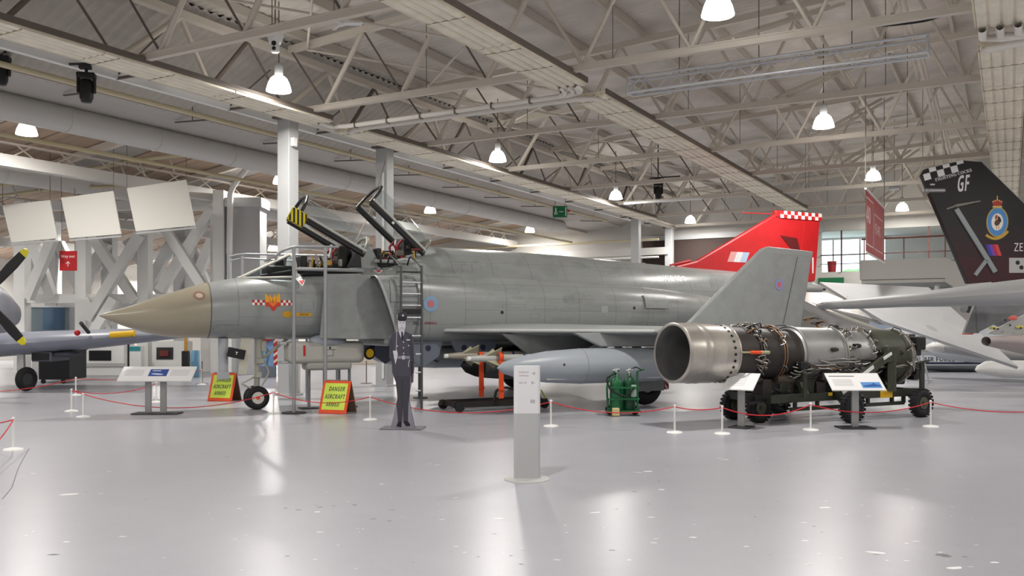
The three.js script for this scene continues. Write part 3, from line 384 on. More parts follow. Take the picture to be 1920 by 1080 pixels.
  obj('fin_flash', grid(1, 1, (u, v) => V(14.35 + u * 0.62 + v * 0.12, 3.2 + v * 0.26, 0.07)), textMat(96, 32, (g) => { g.fillStyle = '#d39b9b'; g.fillRect(0, 0, 32, 32); g.fillStyle = '#d8d8da'; g.fillRect(32, 0, 32, 32); g.fillStyle = '#a9bcd6'; g.fillRect(64, 0, 32, 32); }), fin);
  obj('fin_opening_shade', poly([[16.15, 3.95], [16.75, 3.9], [16.9, 3.4], [16.6, 3.55]], 0.16, 0.01), mat('#5a1417', 0.6), fin);  // dark opening in the fin as a solid plate, its shade painted dark red
  obj('fin_digit', box(0.05, 0.42, 0.004, 17.32, 3.2, 0.07), M.white, fin);
  obj('fin_probe', [rod(V(15.9, 4.5, 0), V(14.9, 4.47, 0), 0.014, 6), rod(V(13.2, 3.18, 0), V(12.6, 3.06, 0), 0.05, 10, 0.02)], redM, fin);
  // stabilators: bare metal, drooping
  for (const sg of [1, -1]) obj('stabilator', poly([[15.1, 0.3], [15.6, 0.3], [17.4, 2.3], [18.0, 2.3], [17.6, 0.3]], 0.1, 0.03).rotateX(Math.PI / 2).translate(0, 0, 0).applyMatrix4(new THREE.Matrix4().makeRotationX(sg > 0 ? 0.4 : -0.4)).applyMatrix4(new THREE.Matrix4().makeScale(1, 1, sg)).translate(0, sg > 0 ? 2.55 : 2.55, 0), mat('#b9b8b4', 0.35, 0.6), jet);
  obj('arrestor_hook', [rod(V(14.5, 1.95, 0), V(16.9, 2.2, 0), 0.05)], M.darkgrey, jet);
  // wings: inner panels and folded outer panels
  const foil = (x0, x1, y, z, th, n = 14) => { const pts = []; for (let i = 0; i <= n; i++) { const u = i / n, c = (1 - Math.cos(u * Math.PI)) / 2; pts.push([x0 + (x1 - x0) * c, 5 * th * (0.2969 * Math.sqrt(c) - 0.126 * c - 0.3516 * c * c + 0.2843 * c ** 3 - 0.1015 * c ** 4)]); } const ring = pts.map(([x, t]) => V(x, y + t, z)).concat(pts.slice(0, -1).reverse().slice(0, n - 1).map(([x, t]) => V(x, y - t * 0.8, z))); return ring; };
  const skinRings = (rings) => { const m = rings[0].length; const g = grid(m, rings.length - 1, (u, v) => rings[Math.round(v * (rings.length - 1))][Math.round(u * m) % m]); return g; };
  const capRing = (ring) => { const c = ring.reduce((a, b) => a.add(b), V(0, 0, 0)).multiplyScalar(1 / ring.length); return grid(ring.length, 1, (u, v) => ring[Math.round(u * ring.length) % ring.length].clone().lerp(c, 1 - v)); };
  for (const sg of [1, -1]) {
    const a = foil(5.75, 11.4, 1.5, sg * 0.9, 0.3), b = foil(7.4, 11.9, 1.49, sg * 2.6, 0.24), c = foil(9.0, 12.45, 1.48, sg * 4.2, 0.17);
    const wg = obj('inner_wing', [skinRings([a, b, c]), capRing(c)], wingM, jet);
    obj('wing_fence_strip', [rod(V(5.9, 1.5, sg * 1.1), V(9.0, 1.49, sg * 4.15), 0.035, 8)], mat('#b9bcbc', 0.45), wg);
    // folded panel stands upright on the hinge line: outline in x and y
    const ow = obj('folded_wing_panel', poly([[9.62, 1.6], [11.45, 3.06], [11.62, 3.11], [12.85, 3.06], [12.52, 1.5], [9.8, 1.5]], 0.1, 0.035).translate(0, 0, sg * 4.24), wingM, jet);
    obj('tip_cap', poly([[11.5, 3.09], [11.66, 3.14], [12.86, 3.09], [12.83, 2.97], [11.42, 3.0]], 0.106, 0.02).translate(0, 0, sg * 4.24), mat('#9a9e9d', 0.4), ow);
    obj('aileron_gap', [rod(V(12.0, 1.5, sg * 4.296), V(12.42, 2.96, sg * 4.296), 0.006, 4)], mat('#4c4f4e', 0.7), ow);
    if (sg > 0) obj('roundel', new THREE.CircleGeometry(0.115, 28).translate(11.93, 2.4, sg * 4.296), decalMat(64, 64, (g) => { g.clearRect(0, 0, 64, 64); g.fillStyle = '#8f96c6'; g.beginPath(); g.arc(32, 32, 31, 0, 7); g.fill(); g.fillStyle = '#cc6a72'; g.beginPath(); g.arc(32, 32, 16, 0, 7); g.fill(); }), ow);
    obj('hinge_fairing', [rod(V(9.7, 1.5, sg * 4.22), V(12.4, 1.5, sg * 4.22), 0.06, 10)], skinPlain, ow);
    // pylon between wing and drop tank
    const py = obj('wing_pylon', poly([[7.7, 1.46], [8.3, 1.2], [10.7, 1.18], [11.0, 1.46]], 0.12, 0.03).translate(0, 0, sg * 3.4), wingM, jet);
    obj('missile_pylon', poly([[6.9, 1.44], [7.5, 1.02], [9.2, 1.0], [9.6, 1.44]], 0.1, 0.03).translate(0, 0, sg * 2.1), skinPlain, jet);
  }
  // belly and gear
  obj('belly', [rbox(7.2, 0.18, 1.7, 8.6, 1.28, 0, 0.08)], skinPlain, jet);
  const gearM = mat('#b9b9ae', 0.45), tyre = (x, z, r, w) => new THREE.TorusGeometry(r - w * 0.5, w * 0.5, 14, 32).scale(1, 1, 1.25).translate(x, r, z);
  const ng = obj('nose_gear', [rod(V(2.73, 0.3, 0), V(2.78, 1.5, 0), 0.055, 12), rod(V(2.77, 0.85, 0), V(2.78, 1.45, 0), 0.085, 14), rod(V(2.76, 0.9, 0.0), V(3.4, 1.4, 0), 0.03), rod(V(2.73, 0.3, -0.12), V(2.73, 0.3, 0.12), 0.05), tube([V(2.85, 0.95, 0.05), V(2.95, 0.7, 0.06), V(2.82, 0.45, 0.06)], 0.018), rod(V(2.7, 0.62, 0), V(2.45, 0.5, 0.02), 0.02), rod(V(2.7, 0.36, 0), V(2.45, 0.5, 0.02), 0.02), rbox(0.16, 0.1, 0.18, 2.78, 0.92, 0.02), rbox(0.1, 0.2, 0.14, 2.85, 1.2, 0.05), rbox(0.12, 0.12, 0.2, 2.76, 0.66, 0)], gearM, jet);
  for (const z of [0.1, -0.1]) { obj('tyre', tyre(2.73, z, 0.225, 0.13), M.rubber, ng); obj('wheel_hub', [new THREE.CylinderGeometry(0.125, 0.125, 0.11, 24).rotateX(Math.PI / 2).translate(2.73, 0.225, z), ...[0, 1, 2, 3, 4, 5, 6, 7].map((i) => new THREE.CylinderGeometry(0.014, 0.014, 0.13, 8).rotateX(Math.PI / 2).translate(2.73 + 0.085 * Math.cos(i * 0.785), 0.225 + 0.085 * Math.sin(i * 0.785), z))], mat('#d5d3cb', 0.4), ng); obj('hub_cap', new THREE.CylinderGeometry(0.035, 0.035, 0.14, 16).rotateX(Math.PI / 2).translate(2.73, 0.225, z), M.orange, ng); }
  obj('nose_gear_door', poly([[2.4, 1.36], [2.62, 1.36], [2.5, 0.68], [2.35, 0.68]], 0.03, 0.005).translate(0, 0, 0.2), mat('#c9c7b8', 0.5), ng);
  obj('landing_light_plate', box(0.32, 0.18, 0.03).rotateZ(-0.22).translate(2.3, 1.08, 0.3), textMat(64, 36, (g) => { g.fillStyle = '#0d0d10'; g.fillRect(0, 0, 64, 36); g.fillStyle = '#e0e0e0'; g.fillRect(27, 12, 10, 3); g.fillRect(31, 12, 3, 11); }), ng);
  obj('jack_strut', [rod(V(2.1, 0.7, 0.1), V(2.1, 1.36, 0.1), 0.09, 14), rbox(0.2, 0.14, 0.2, 2.1, 0.66, 0.1)], mat('#a9adb3', 0.35), ng);
  for (const sg of [1, -1]) {
    const mg = obj('main_gear', [rod(V(9.82, 0.35, sg * 2.62), V(9.75, 1.42, sg * 2.5), 0.09, 14), rod(V(9.8, 0.9, sg * 2.6), V(9.0, 1.4, sg * 2.3), 0.045), rbox(0.14, 0.5, 0.1, 9.8, 0.75, sg * 2.58)], mat('#8d9196', 0.45), jet);
    obj('tyre', tyre(9.82, sg * 2.74, 0.38, 0.28), M.rubber, mg); obj('wheel_hub', new THREE.CylinderGeometry(0.2, 0.2, 0.2, 24).rotateX(Math.PI / 2).translate(9.82, 0.38, sg * 2.74), M.lightgrey, mg);
    obj('gear_door', [poly([[9.1, 0.64], [10.1, 0.64], [10.1, 0.3], [9.1, 0.3]], 0.03, 0.005).translate(0, 0, sg * 3.0), bar(V(9.6, 0.6, sg * 2.98), V(9.7, 1.42, sg * 2.7), 0.05, 0.05)], skinPlain, mg);
    obj('brake_stripe', [box(0.1, 0.3, 0.04, 10.16, 0.47, sg * 3.0)], textMat(32, 64, (g) => { g.fillStyle = '#e8e3dc'; g.fillRect(0, 0, 32, 64); g.strokeStyle = '#a41f28'; g.lineWidth = 14; for (let i = -2; i < 4; i++) { g.beginPath(); g.moveTo(-4, i * 28); g.lineTo(36, i * 28 + 30); g.stroke(); } }), mg);
    // blue-grey doors hanging under the trunk, with solid dark discs colouring in the holes' shade
    for (const [x, k] of [[5.1, 0], [6.3, 1]]) { const d = obj('bay_door', [poly([[x, 1.3], [x + 1.05, 1.3], [x + 0.95, 0.98], [x + 0.6, 0.76], [x + 0.12, 1.08]], 0.04, 0.01).translate(0, 0, sg * 1.05)], M.blueGrey, jet); for (const q of [0.3, 0.72]) obj('hole_shade_disc', new THREE.CylinderGeometry(0.06, 0.06, 0.05, 18).rotateX(Math.PI / 2).translate(x + q, 1.15, sg * 1.05), mat('#1d2440', 0.5), d); }
  }
  obj('cable_reel', tube([V(7, 1.1, 0.4), V(7.6, 1.0, 0.4), V(8.2, 1.12, 0.4)], 0.08), M.black, jet);

  // stores and stands around the jet ------------------------------------------------
  const pod = thing('gun_pod', 'pale grey gun pod on thin posts under the jet nose', 'gun pod', jp(3.9, 0, 0.35), PT);
  obj('pod_body', [rbox(1.5, 0.42, 0.46, 0.05, 1.08, 0, 0.1)], mat('#b4b3ac', 0.5), pod); obj('pod_fairing', [rbox(0.9, 0.16, 0.4, 0.1, 0.82, 0, 0.06)], mat('#a5a59f', 0.5), pod); obj('dome_cover', [sphere(0.34, 0, 0, 0, 24, 12).scale(1.1, 0.4, 0.7).translate(0.1, 1.3, 0.05)], mat('#a9b0bd', 0.2), pod);
  obj('front_bracket', rbox(0.12, 0.06, 0.3, -0.78, 1.26, 0.05), M.lightgrey, pod); obj('front_bracket', rbox(0.14, 0.05, 0.3, -0.76, 0.9, 0.05), M.lightgrey, pod); obj('rear_ring', [new THREE.TorusGeometry(0.1, 0.03, 10, 24).rotateY(0.2).translate(0.92, 1.05, 0.12)], M.black, pod); obj('orange_cap', [new THREE.CylinderGeometry(0.09, 0.09, 0.05, 24).rotateX(Math.PI / 2).rotateY(0.2).translate(0.92, 1.05, 0.12)], M.yellow, pod);
  obj('stencil_panel', [box(0.3, 0.22, 0.01, 0.1, 1.1, 0.232)], textMat(96, 64, (g) => { g.fillStyle = '#b4b3ac'; g.fillRect(0, 0, 96, 64); g.strokeStyle = '#44443e'; g.lineWidth = 3; g.strokeRect(26, 22, 40, 34); g.beginPath(); g.moveTo(10, 22); g.lineTo(84, 22); g.stroke(); g.fillStyle = '#222'; g.beginPath(); g.arc(46, 12, 7, 0, 7); g.fill(); }), pod); obj('red_tab', [box(0.04, 0.2, 0.012, -0.4, 1.12, 0.232)], M.red, pod);
  for (const x of [-0.25, 0.05, 0.55]) obj('post', rod(V(x, 0.0, 0), V(x, 0.8, 0), 0.03), mat('#7d8084', 0.4), pod);
  obj('foot_plate', [box(1.1, 0.02, 0.3, 0.12, 0.012, 0)], M.darkgrey, pod);

  const tankG = latheX([[0.002, 0], [0.1, 0.12], [0.2, 0.45], [0.285, 1.0], [0.325, 1.7], [0.33, 2.6], [0.325, 3.4], [0.28, 4.2], [0.18, 4.9], [0.04, 5.5], [0.002, 5.55]], 40);
  const tankM = mottled(0x9ba3ab, 0.1, 97, 4, 0.38);
  const tk = thing('drop_tank', 'long blue-grey drop tank under the near wing of the jet', 'fuel tank', jp(6.15, 0.85, 3.4), PT); obj('tank_shell', tankG, tankM, tk); obj('seam_ring', [rod(V(1.7, 0, 0), V(1.72, 0, 0), 0.3275, 40), rod(V(3.4, 0, 0), V(3.42, 0, 0), 0.3275, 40)], skinPlain, tk); obj('white_stripe', [rod(V(0.9, -0.21, 0.2), V(4.0, -0.25, 0.22), 0.008, 5)], M.white, tk);
  obj('filler_cap', [sphere(0.02, 1.2, 0.05, 0.3, 8, 6)], M.darkgrey, tk); for (const z of [0.25, -0.25]) obj('tank_fin', poly([[4.4, 0], [5.3, 0.0], [5.3, 0.3]], 0.02).rotateX(z > 0 ? 1 : -1), tankM, tk);
  const tk2 = dup(tk, jp(6.15, 0.85, -3.4), PT, 'long blue-grey drop tank under the far wing of the jet');
  const missile = (lab, p, len, r, m) => { const o = thing('missile', lab, 'missile', p, PT); obj('missile_body', latheX([[0.005, 0], [r * 0.7, 0.05], [r, 0.3], [r, len]], 20), m, o); obj('seeker_tip', rod(V(-0.02, 0, 0), V(0.1, 0, 0), r * 0.62, 12), M.white, o); for (let i = 0; i < 4; i++) { obj('canard', poly([[0.35, r], [0.62, r + 0.2], [0.66, r]], 0.012).rotateX(i * Math.PI / 2 + 0.7), mat('#a5a58c', 0.5), o); obj('tail_wing', poly([[len - 0.55, r], [len - 0.2, r + 0.26], [len, r + 0.26], [len, r]], 0.014).rotateX(i * Math.PI / 2 + 0.7), M.lightgrey, o); } for (const x of [1.15, 1.4]) obj('blue_band', rod(V(x, 0, 0), V(x + 0.05, 0, 0), r * 1.03, 20), mat('#2c3170', 0.5), o); return o; };
  missile('slim missile with blue bands and orange strap on the inner pylon', jp(6.1, 0.98, 2.32), 2.9, 0.068, mat('#b5b7b3', 0.4)); missile('slim missile beside the strapped one, dark nose toward the ladder', jp(5.85, 1.02, 1.85), 2.9, 0.068, mat('#9a9488', 0.4));
  for (const [x, z, lab] of [[6.72, 2.4, 'bright orange strap hanging from the near missile down to the dolly'], [6.55, 1.9, 'orange strap behind the first, hanging from the far missile']]) { const o = thing('strap', lab, 'strap', jp(x, 0, z), PT); obj('strap_loop', new THREE.TorusGeometry(0.08, 0.016, 8, 20).rotateY(Math.PI / 2).scale(3, 1, 1).translate(0, 1.0, 0), M.orange, o); obj('webbing', [box(0.1, 0.7, 0.012, 0, 0.58, 0.06)], M.orange, o); obj('buckle', rbox(0.12, 0.06, 0.03, 0, 0.4, 0.07, 0.01), M.orange, o); }
  // belly missile and dolly below
  const mis2 = thing('belly_missile', 'fat dark grey missile half recessed under the jet belly', 'missile', jp(5.9, 1.02, 0.3), PT); obj('missile_body', latheX([[0.005, 0], [0.09, 0.1], [0.15, 0.5], [0.16, 1], [0.16, 3.2], [0.1, 3.4]], 24), M.grey, mis2); for (let i = 0; i < 4; i++) obj('missile_fin', poly([[1.6, 0.15], [2.0, 0.36], [2.2, 0.15]], 0.02).rotateX(i * 1.571 + 0.78), M.grey, mis2);
  const cl = thing('centreline_tank', 'big dark centreline tank with black nose under the jet', 'fuel tank', jp(6.6, 0.78, 0.9), PT); obj('tank_shell', latheX([[0.25, 0.45], [0.3, 1], [0.3, 3.5], [0.18, 4.6], [0.01, 5]], 32), mat('#6f7273', 0.5), cl); obj('tank_nose', latheX([[0.005, 0], [0.14, 0.12], [0.22, 0.32], [0.25, 0.45]], 32), M.black, cl);
  const dl = thing('bomb_dolly', 'low black tubular loading dolly on the floor beneath the missiles', 'dolly', jp(6.6, 0, 2.0), PT);
  obj('frame', [bar(V(-0.8, 0.13, 0.3), V(1.2, 0.13, 0.3), 0.07, 0.1), bar(V(-0.8, 0.13, -0.3), V(1.2, 0.13, -0.3), 0.07, 0.1), bar(V(-0.7, 0.13, -0.3), V(-0.7, 0.13, 0.3), 0.07, 0.1), bar(V(1.1, 0.13, -0.3), V(1.1, 0.13, 0.3), 0.07, 0.1)], mat('#221c18', 0.6), dl);
  obj('push_loop', [tube([V(0.05, 0.15, 0.3), V(0.1, 0.36, 0.3), V(0.3, 0.42, 0.3), V(0.5, 0.36, 0.3), V(0.55, 0.15, 0.3)], 0.025), tube([V(0.5, 0.15, 0.3), V(0.58, 0.36, 0.3), V(0.8, 0.42, 0.3), V(1.0, 0.34, 0.3), V(1.05, 0.15, 0.3)], 0.025)], M.black, dl); obj('chain', tube([V(1.05, 0.35, 0.34), V(1.12, 0.2, 0.36), V(1.02, 0.1, 0.36), V(0.9, 0.08, 0.35)], 0.014), mat('#8f8d3c', 0.6), dl);
  for (const [x, z] of [[-0.7, 0.38], [-0.7, -0.38], [1.1, 0.38], [1.1, -0.38]]) obj('caster', new THREE.CylinderGeometry(0.09, 0.09, 0.06, 18).rotateX(Math.PI / 2).translate(x, 0.09, z), M.rubber, dl);
  // boarding ladder
  const ld = thing('boarding_ladder', 'black and metal boarding ladder leaning at the rear cockpit', 'ladder', jp(5.12, 0, 1.42), PT);
  for (const x of [0, 0.42]) obj('stile', [rbox(0.04, x ? 2.75 : 1.3, 0.05, x, x ? 1.375 : 2.05, 0, 0.01)], mat('#55585a', 0.4, 0.4), ld);
  for (const y of [0.35, 0.7, 1.05, 1.4, 1.75, 1.98, 2.2, 2.42]) obj('rung', rod(V(y < 1.4 ? 0.3 : 0, y, 0), V(0.42, y, 0), 0.016), M.alu, ld);
  obj('tread', [box(0.42, 0.1, 0.04, 0.21, 1.86, 0), box(0.42, 0.02, 0.2, 0.21, 2.62, -0.1)], M.black, ld); for (const x of [0, 0.42]) obj('hook', tube([V(x, 2.7, 0), V(x, 2.85, -0.3), V(x, 2.95, -0.6), V(x, 2.8, -0.75)], 0.018), M.black, ld);
  // cockpit access rails
  const hr = thing('access_rail', 'galvanised handrail on tall posts round the front cockpit', 'handrail');
  const h1 = at(551, 775, 16.2), hp = (px, py, d) => at(px, py, d), aluM = mat('#a7aaad', 0.35, 0.5);
  obj('post', rod(V(h1.x, 0, h1.z), hp(551, 464, 16.2), 0.033), aluM, hr); const h2 = at(610, 772, 16.4); obj('post', rod(V(h2.x, 0, h2.z), hp(610, 464, 16.4), 0.033), aluM, hr);
  obj('top_rail', [pipe([hp(495, 490, 16.0), hp(520, 478, 16.05), hp(530, 470, 16.1), hp(549, 463, 16.2), hp(635, 463, 16.5)], 0.023)], aluM, hr); obj('mid_rail', rod(hp(553, 505, 16.2), hp(634, 505, 16.5), 0.022), aluM, hr);
  obj('floor_plate', [new THREE.CylinderGeometry(0.22, 0.22, 0.02, 24).translate(h1.x, 0.011, h1.z)], M.darkgrey, hr);
  const fr = thing('far_rail', 'galvanised handrail beyond the windscreen on the far side of the nose', 'handrail');
  obj('rail', [pipe([hp(428, 482, 18.6), hp(452, 476, 18.6), hp(548, 478, 18.8), hp(640, 480, 19)], 0.024), pipe([hp(428, 490, 18.6), hp(452, 484, 18.6), hp(548, 489, 18.8)], 0.02)], aluM, fr);
  for (const [px, d] of [[430, 18.6], [454, 18.6], [575, 18.9]]) { const q = at(px, 480, d); obj('post', rod(V(q.x, px > 500 ? 0 : 1.8, q.z), q, 0.028), aluM, fr); }
  { const q0 = at(426, 480, 18.7), q1 = at(640, 480, 19.1); obj('deck', bar(V(q0.x, 1.82, q0.z), V(q1.x, 1.82, q1.z), 0.4, 0.05), aluM, fr); const q2 = at(634, 480, 19.1); obj('post', rod(V(q2.x, 0, q2.z), V(q2.x, 1.82, q2.z), 0.028), aluM, fr); }
  for (const [px, d] of [[634, 19.4], [788, 19.6]]) { const q = at(px, 640, d); one('stand_post', [rod(V(0, 0, 0), V(0, q.y - 0.02, 0), 0.05), new THREE.CylinderGeometry(0.16, 0.16, 0.02, 20).translate(0, 0.01, 0)], mat('#73777b', 0.4), px < 700 ? 'grey support post below the jet in front of the ladder' : 'grey support post below the jet behind the ladder', 'post', V(q.x, 0, q.z)); }
  // tie line from the column to the rear canopy
  one('tether', tube([at(722, 303, 23.2), at(700, 380, 20.5), at(668, 452, 18.3)], 0.012, 12), mat('#8c7f72', 0.8), 'thin rope tied from the column down to the cockpit arch', 'rope');
}

// ---------- jet engine on its trolley ----------
{
  const ET = TH + PHI, E0 = W(2.5, 0, 13.9);
  const silver = mottled(0xb9b5ae, 0.25, 111, 8, 0.32, 0.75), silver2 = mottled(0x9c9d9d, 0.45, 112, 8, 0.42, 0.65), soot = mottled(0x3b3735, 0.5, 113, 8, 0.5, 0.4), bronze = mat('#8a6f58', 0.4, 0.8), hose = mat('#9c9a94', 0.35, 0.8);
  const en = thing('jet_engine', 'long bare jet engine with wide silver exhaust nozzle on a trolley', 'engine', E0.clone().add(V(0, 1.17, 0)), ET); en.rotation.order = 'YZX'; en.rotation.z = -0.028;
  obj('exhaust_nozzle', latheX([[0.43, 0.0], [0.475, 0.0], [0.478, 0.02], [0.47, 0.05], [0.476, 0.28], [0.484, 0.3], [0.476, 0.33], [0.474, 0.42], [0.482, 0.44], [0.474, 0.47], [0.472, 0.7], [0.466, 0.72], [0.46, 0.98], [0.455, 1.0]], 56), silver, en);
  obj('nozzle_lining', latheX([[0.43, 0.0], [0.44, 0.3], [0.42, 0.9], [0.39, 1.9], [0.36, 4.2], [0.002, 4.22]], 48), silver2, en);
  const cas = obj('dark_casing', latheX([[0.455, 0.99], [0.45, 1.0], [0.445, 1.3], [0.462, 1.32], [0.462, 1.46], [0.44, 1.48], [0.43, 1.9], [0.45, 1.91], [0.45, 2.0], [0.42, 2.02], [0.4, 2.35], [0.43, 2.4]], 48), soot, en);
  obj('bypass_casing', latheX([[0.43, 2.39], [0.47, 2.42], [0.475, 2.45], [0.475, 3.3], [0.49, 3.32], [0.49, 3.38], [0.455, 3.4]], 48), silver2, en);
  obj('forward_casing', latheX([[0.455, 3.39], [0.45, 3.42], [0.44, 4.0], [0.46, 4.02], [0.46, 4.08], [0.44, 4.1]], 48), silver2, en);
  const fanc = obj('fan_casing', latheX([[0.44, 4.09], [0.47, 4.12], [0.485, 4.3], [0.485, 4.85], [0.5, 4.86], [0.5, 4.9], [0.47, 4.92]], 48), M.olive, en);
  obj('front_flange', latheX([[0.47, 4.9], [0.475, 4.98], [0.49, 5.0], [0.49, 5.06], [0.42, 5.07], [0.2, 5.06], [0.002, 5.05]], 40), mat('#8d8a80', 0.45, 0.3), en);
  obj('fan_hub', latheX([[0.14, 5.05], [0.12, 5.2], [0.06, 5.32], [0.002, 5.35]], 24), M.black, en);
  obj('red_blanking_cover', new THREE.TorusGeometry(0.5, 0.025, 8, 16, 1.0).rotateY(Math.PI / 2).rotateX(-0.6).translate(4.98, 0, 0), M.red, en);
  const c = (u, r, a) => V(u, r * Math.cos(a), r * Math.sin(a));         // a: from the top toward the visitor
  for (let i = 0; i < 28; i++) { const a = i / 28 * 6.283; obj('vent_shade_disc', new THREE.CylinderGeometry(0.024, 0.024, 0.012, 14).applyMatrix4(MX.makeRotationX(a)).translate(0.88, 0.464 * Math.cos(a), 0.464 * Math.sin(a)), M.black, en); }  // solid black discs, the shade inside the vents put into their colour
  for (const [u, r, m] of [[1.0, 0.46, silver], [1.42, 0.475, soot], [1.5, 0.455, hose], [1.93, 0.46, bronze], [1.98, 0.462, bronze], [2.42, 0.482, silver2], [3.35, 0.5, hose], [4.04, 0.47, hose], [4.95, 0.5, hose]]) obj('clamp_ring', new THREE.TorusGeometry(r, 0.014, 8, 48).rotateY(Math.PI / 2).translate(u, 0, 0), m, en);
  const rr = rng(321), pal = [hose, hose, M.chrome, soot, bronze, hose, M.black];
  const run = (u0, u1, a0, a1, rad, m, r = 0.495) => { const pts = [], n = 5; for (let i = 0; i <= n; i++) { const k = i / n; pts.push(c(u0 + (u1 - u0) * k + (rr() - 0.5) * 0.05, r + (i && i < n ? rr() * 0.04 : -0.03), a0 + (a1 - a0) * k + (i && i < n ? (rr() - 0.5) * 0.14 : 0))); } obj('fuel_pipe', tube(pts, rad, 18, 6), m, en); };
  for (let i = 0; i < 22; i++) { const a = -0.8 + rr() * 3.3; run(1.3 + rr() * 0.1, 1.5 + rr() * 0.12, a, a + (rr() - 0.5) * 1.1, 0.008 + rr() * 0.008, pal[i % 7], 0.475); }
  for (let i = 0; i < 14; i++) { const a = -0.5 + rr() * 3; run(1.86 + rr() * 0.06, 2.0 + rr() * 0.1, a, a + (rr() - 0.5) * 1.2, 0.009, pal[(i + 4) % 7], 0.455); }
  for (let i = 0; i < 46; i++) { const u = 2.1 + rr() * 1.9, a = 1.7 + rr() * 0.9; run(u, u + 0.3 + rr() * 0.7, a, a + (rr() - 0.5) * 0.35, 0.009 + rr() * 0.01, pal[i % 7], 0.5); }
  for (let i = 0; i < 16; i++) { const a = -0.4 + rr() * 2.6; run(3.32 + rr() * 0.05, 3.5 + rr() * 0.1, a, a + (rr() - 0.5) * 0.6, 0.009, pal[i % 7], 0.5); }
  for (let i = 0; i < 18; i++) { const a = -0.3 + rr() * 2.8; run(3.95 + rr() * 0.1, 4.15 + rr() * 0.05, a, a + (rr() - 0.5) * 0.6, 0.01, pal[i % 7], 0.48); }
  for (let i = 0; i < 10; i++) { const a = 0.2 + rr() * 2.6; run(4.85, 5.05, a, a + (rr() - 0.5) * 0.8, 0.009, pal[i % 7], 0.51); }
  for (let i = 0; i < 12; i++) { const u = 1.0 + rr() * 1.2, a = -0.7 + rr() * 0.9; run(u, u + 0.25 + rr() * 0.3, a, a + (rr() - 0.5) * 0.3, 0.01, pal[i % 7], 0.48); }
  for (const [u, a, s] of [[3.0, 1.35, 0.07], [3.55, 1.2, 0.08], [2.3, 1.9, 0.12], [2.9, 2.3, 0.16], [3.3, 2.4, 0.18], [3.7, 2.2, 0.12], [4.4, 2.2, 0.16], [1.45, 2.5, 0.1], [4.55, 1.4, 0.1]]) { const p = c(u, 0.5, a); obj('accessory_unit', [rbox(s * 1.4, s, s, p.x, p.y, p.z, 0.02), rod(p, c(u + s * 1.2, 0.5, a), s * 0.4, 12)], rr() > 0.5 ? M.black : soot, en); }
  for (let i = 0; i < 14; i++) { const u = 1.7 + i * 0.19; obj('gearbox_block', [rbox(0.2, 0.2 + rr() * 0.12, 0.28, u, -0.5 - rr() * 0.05, 0.14 + rr() * 0.12, 0.03), rod(V(u, -0.55, 0.25), V(u + 0.12, -0.6, 0.3), 0.035, 10)], [soot, M.black, M.oliveDark][i % 3], en); }
  for (let i = 0; i < 12; i++) obj('front_accessory', rbox(0.12 + rr() * 0.14, 0.1 + rr() * 0.2, 0.12 + rr() * 0.1, 5.12 + rr() * 0.16, -0.45 + rr() * 0.8, (rr() - 0.4) * 0.7, 0.03), rr() > 0.3 ? M.black : soot, en);
  obj('igniter_plug', [rod(c(0.98, 0.48, 1.5), c(1.15, 0.52, 1.5), 0.014, 8), rod(c(1.32, 0.53, 1.5), c(1.5, 0.54, 1.5), 0.03, 10)], mat('#a59f80', 0.4), en); obj('red_sleeve', rod(c(1.13, 0.525, 1.5), c(1.33, 0.535, 1.5), 0.028, 10), M.orange, en);

  const tr = thing('engine_trolley', 'dark olive four-wheeled trolley carrying the bare jet engine', 'trolley', E0, ET);
  const ol = M.oliveDark, hw = 0.5;
  obj('main_frame', [bar(V(1.55, 0.42, hw), V(5.0, 0.42, hw), 0.08, 0.13), bar(V(1.55, 0.42, -hw), V(5.0, 0.42, -hw), 0.08, 0.13), bar(V(1.6, 0.42, -hw), V(1.6, 0.42, hw), 0.1, 0.12), bar(V(4.95, 0.42, -hw), V(4.95, 0.42, hw), 0.1, 0.12), bar(V(3.0, 0.42, -hw), V(3.0, 0.42, hw), 0.08, 0.1)], ol, tr);
  obj('lower_frame', [bar(V(2.0, 0.24, hw), V(4.7, 0.24, hw), 0.05, 0.06), ...[2.1, 2.6, 3.2, 3.8, 4.4, 4.7].map((x) => bar(V(x, 0.24, hw), V(x, 0.4, hw), 0.05, 0.05))], ol, tr);
  for (const x of [2.35, 4.35]) { obj('cradle', [bar(V(x, 0.45, hw), V(x, 0.75, 0.3), 0.1, 0.08), bar(V(x, 0.45, -hw), V(x, 0.75, -0.3), 0.1, 0.08), new THREE.TorusGeometry(0.56, 0.035, 8, 24, Math.PI * 0.7).rotateZ(Math.PI * 1.15).rotateY(Math.PI / 2).translate(x, 1.1, 0)], M.olive, tr); }
  obj('support_arm', [bar(V(2.95, 0.45, 0.6), V(4.25, 1.1, 0.6), 0.08, 0.12), bar(V(4.3, 0.46, 0.58), V(4.32, 1.12, 0.56), 0.14, 0.1), rbox(0.3, 0.3, 0.12, 4.32, 1.1, 0.56, 0.03)], M.olive, tr); for (const [x0, y0, x1, y1, h] of [[3.5, 0.77, 3.75, 0.9, 0.06], [3.0, 0.5, 3.12, 0.56, 0.1], [4.0, 1.03, 4.2, 1.12, 0.05]]) obj('white_tab', bar(V(x0, y0, 0.66), V(x1, y1, 0.66), 0.012, h), M.white, tr);
  obj('winch_post', [rod(V(2.2, 0.42, 0.62), V(2.2, 0.8, 0.62), 0.035, 10), sphere(0.04, 2.2, 0.82, 0.62)], ol, tr); obj('steering_post', [rod(V(4.95, 0.42, 0.68), V(4.95, 0.95, 0.68), 0.045, 10), rod(V(4.8, 0.94, 0.68), V(5.12, 0.98, 0.7), 0.02, 8)], ol, tr);
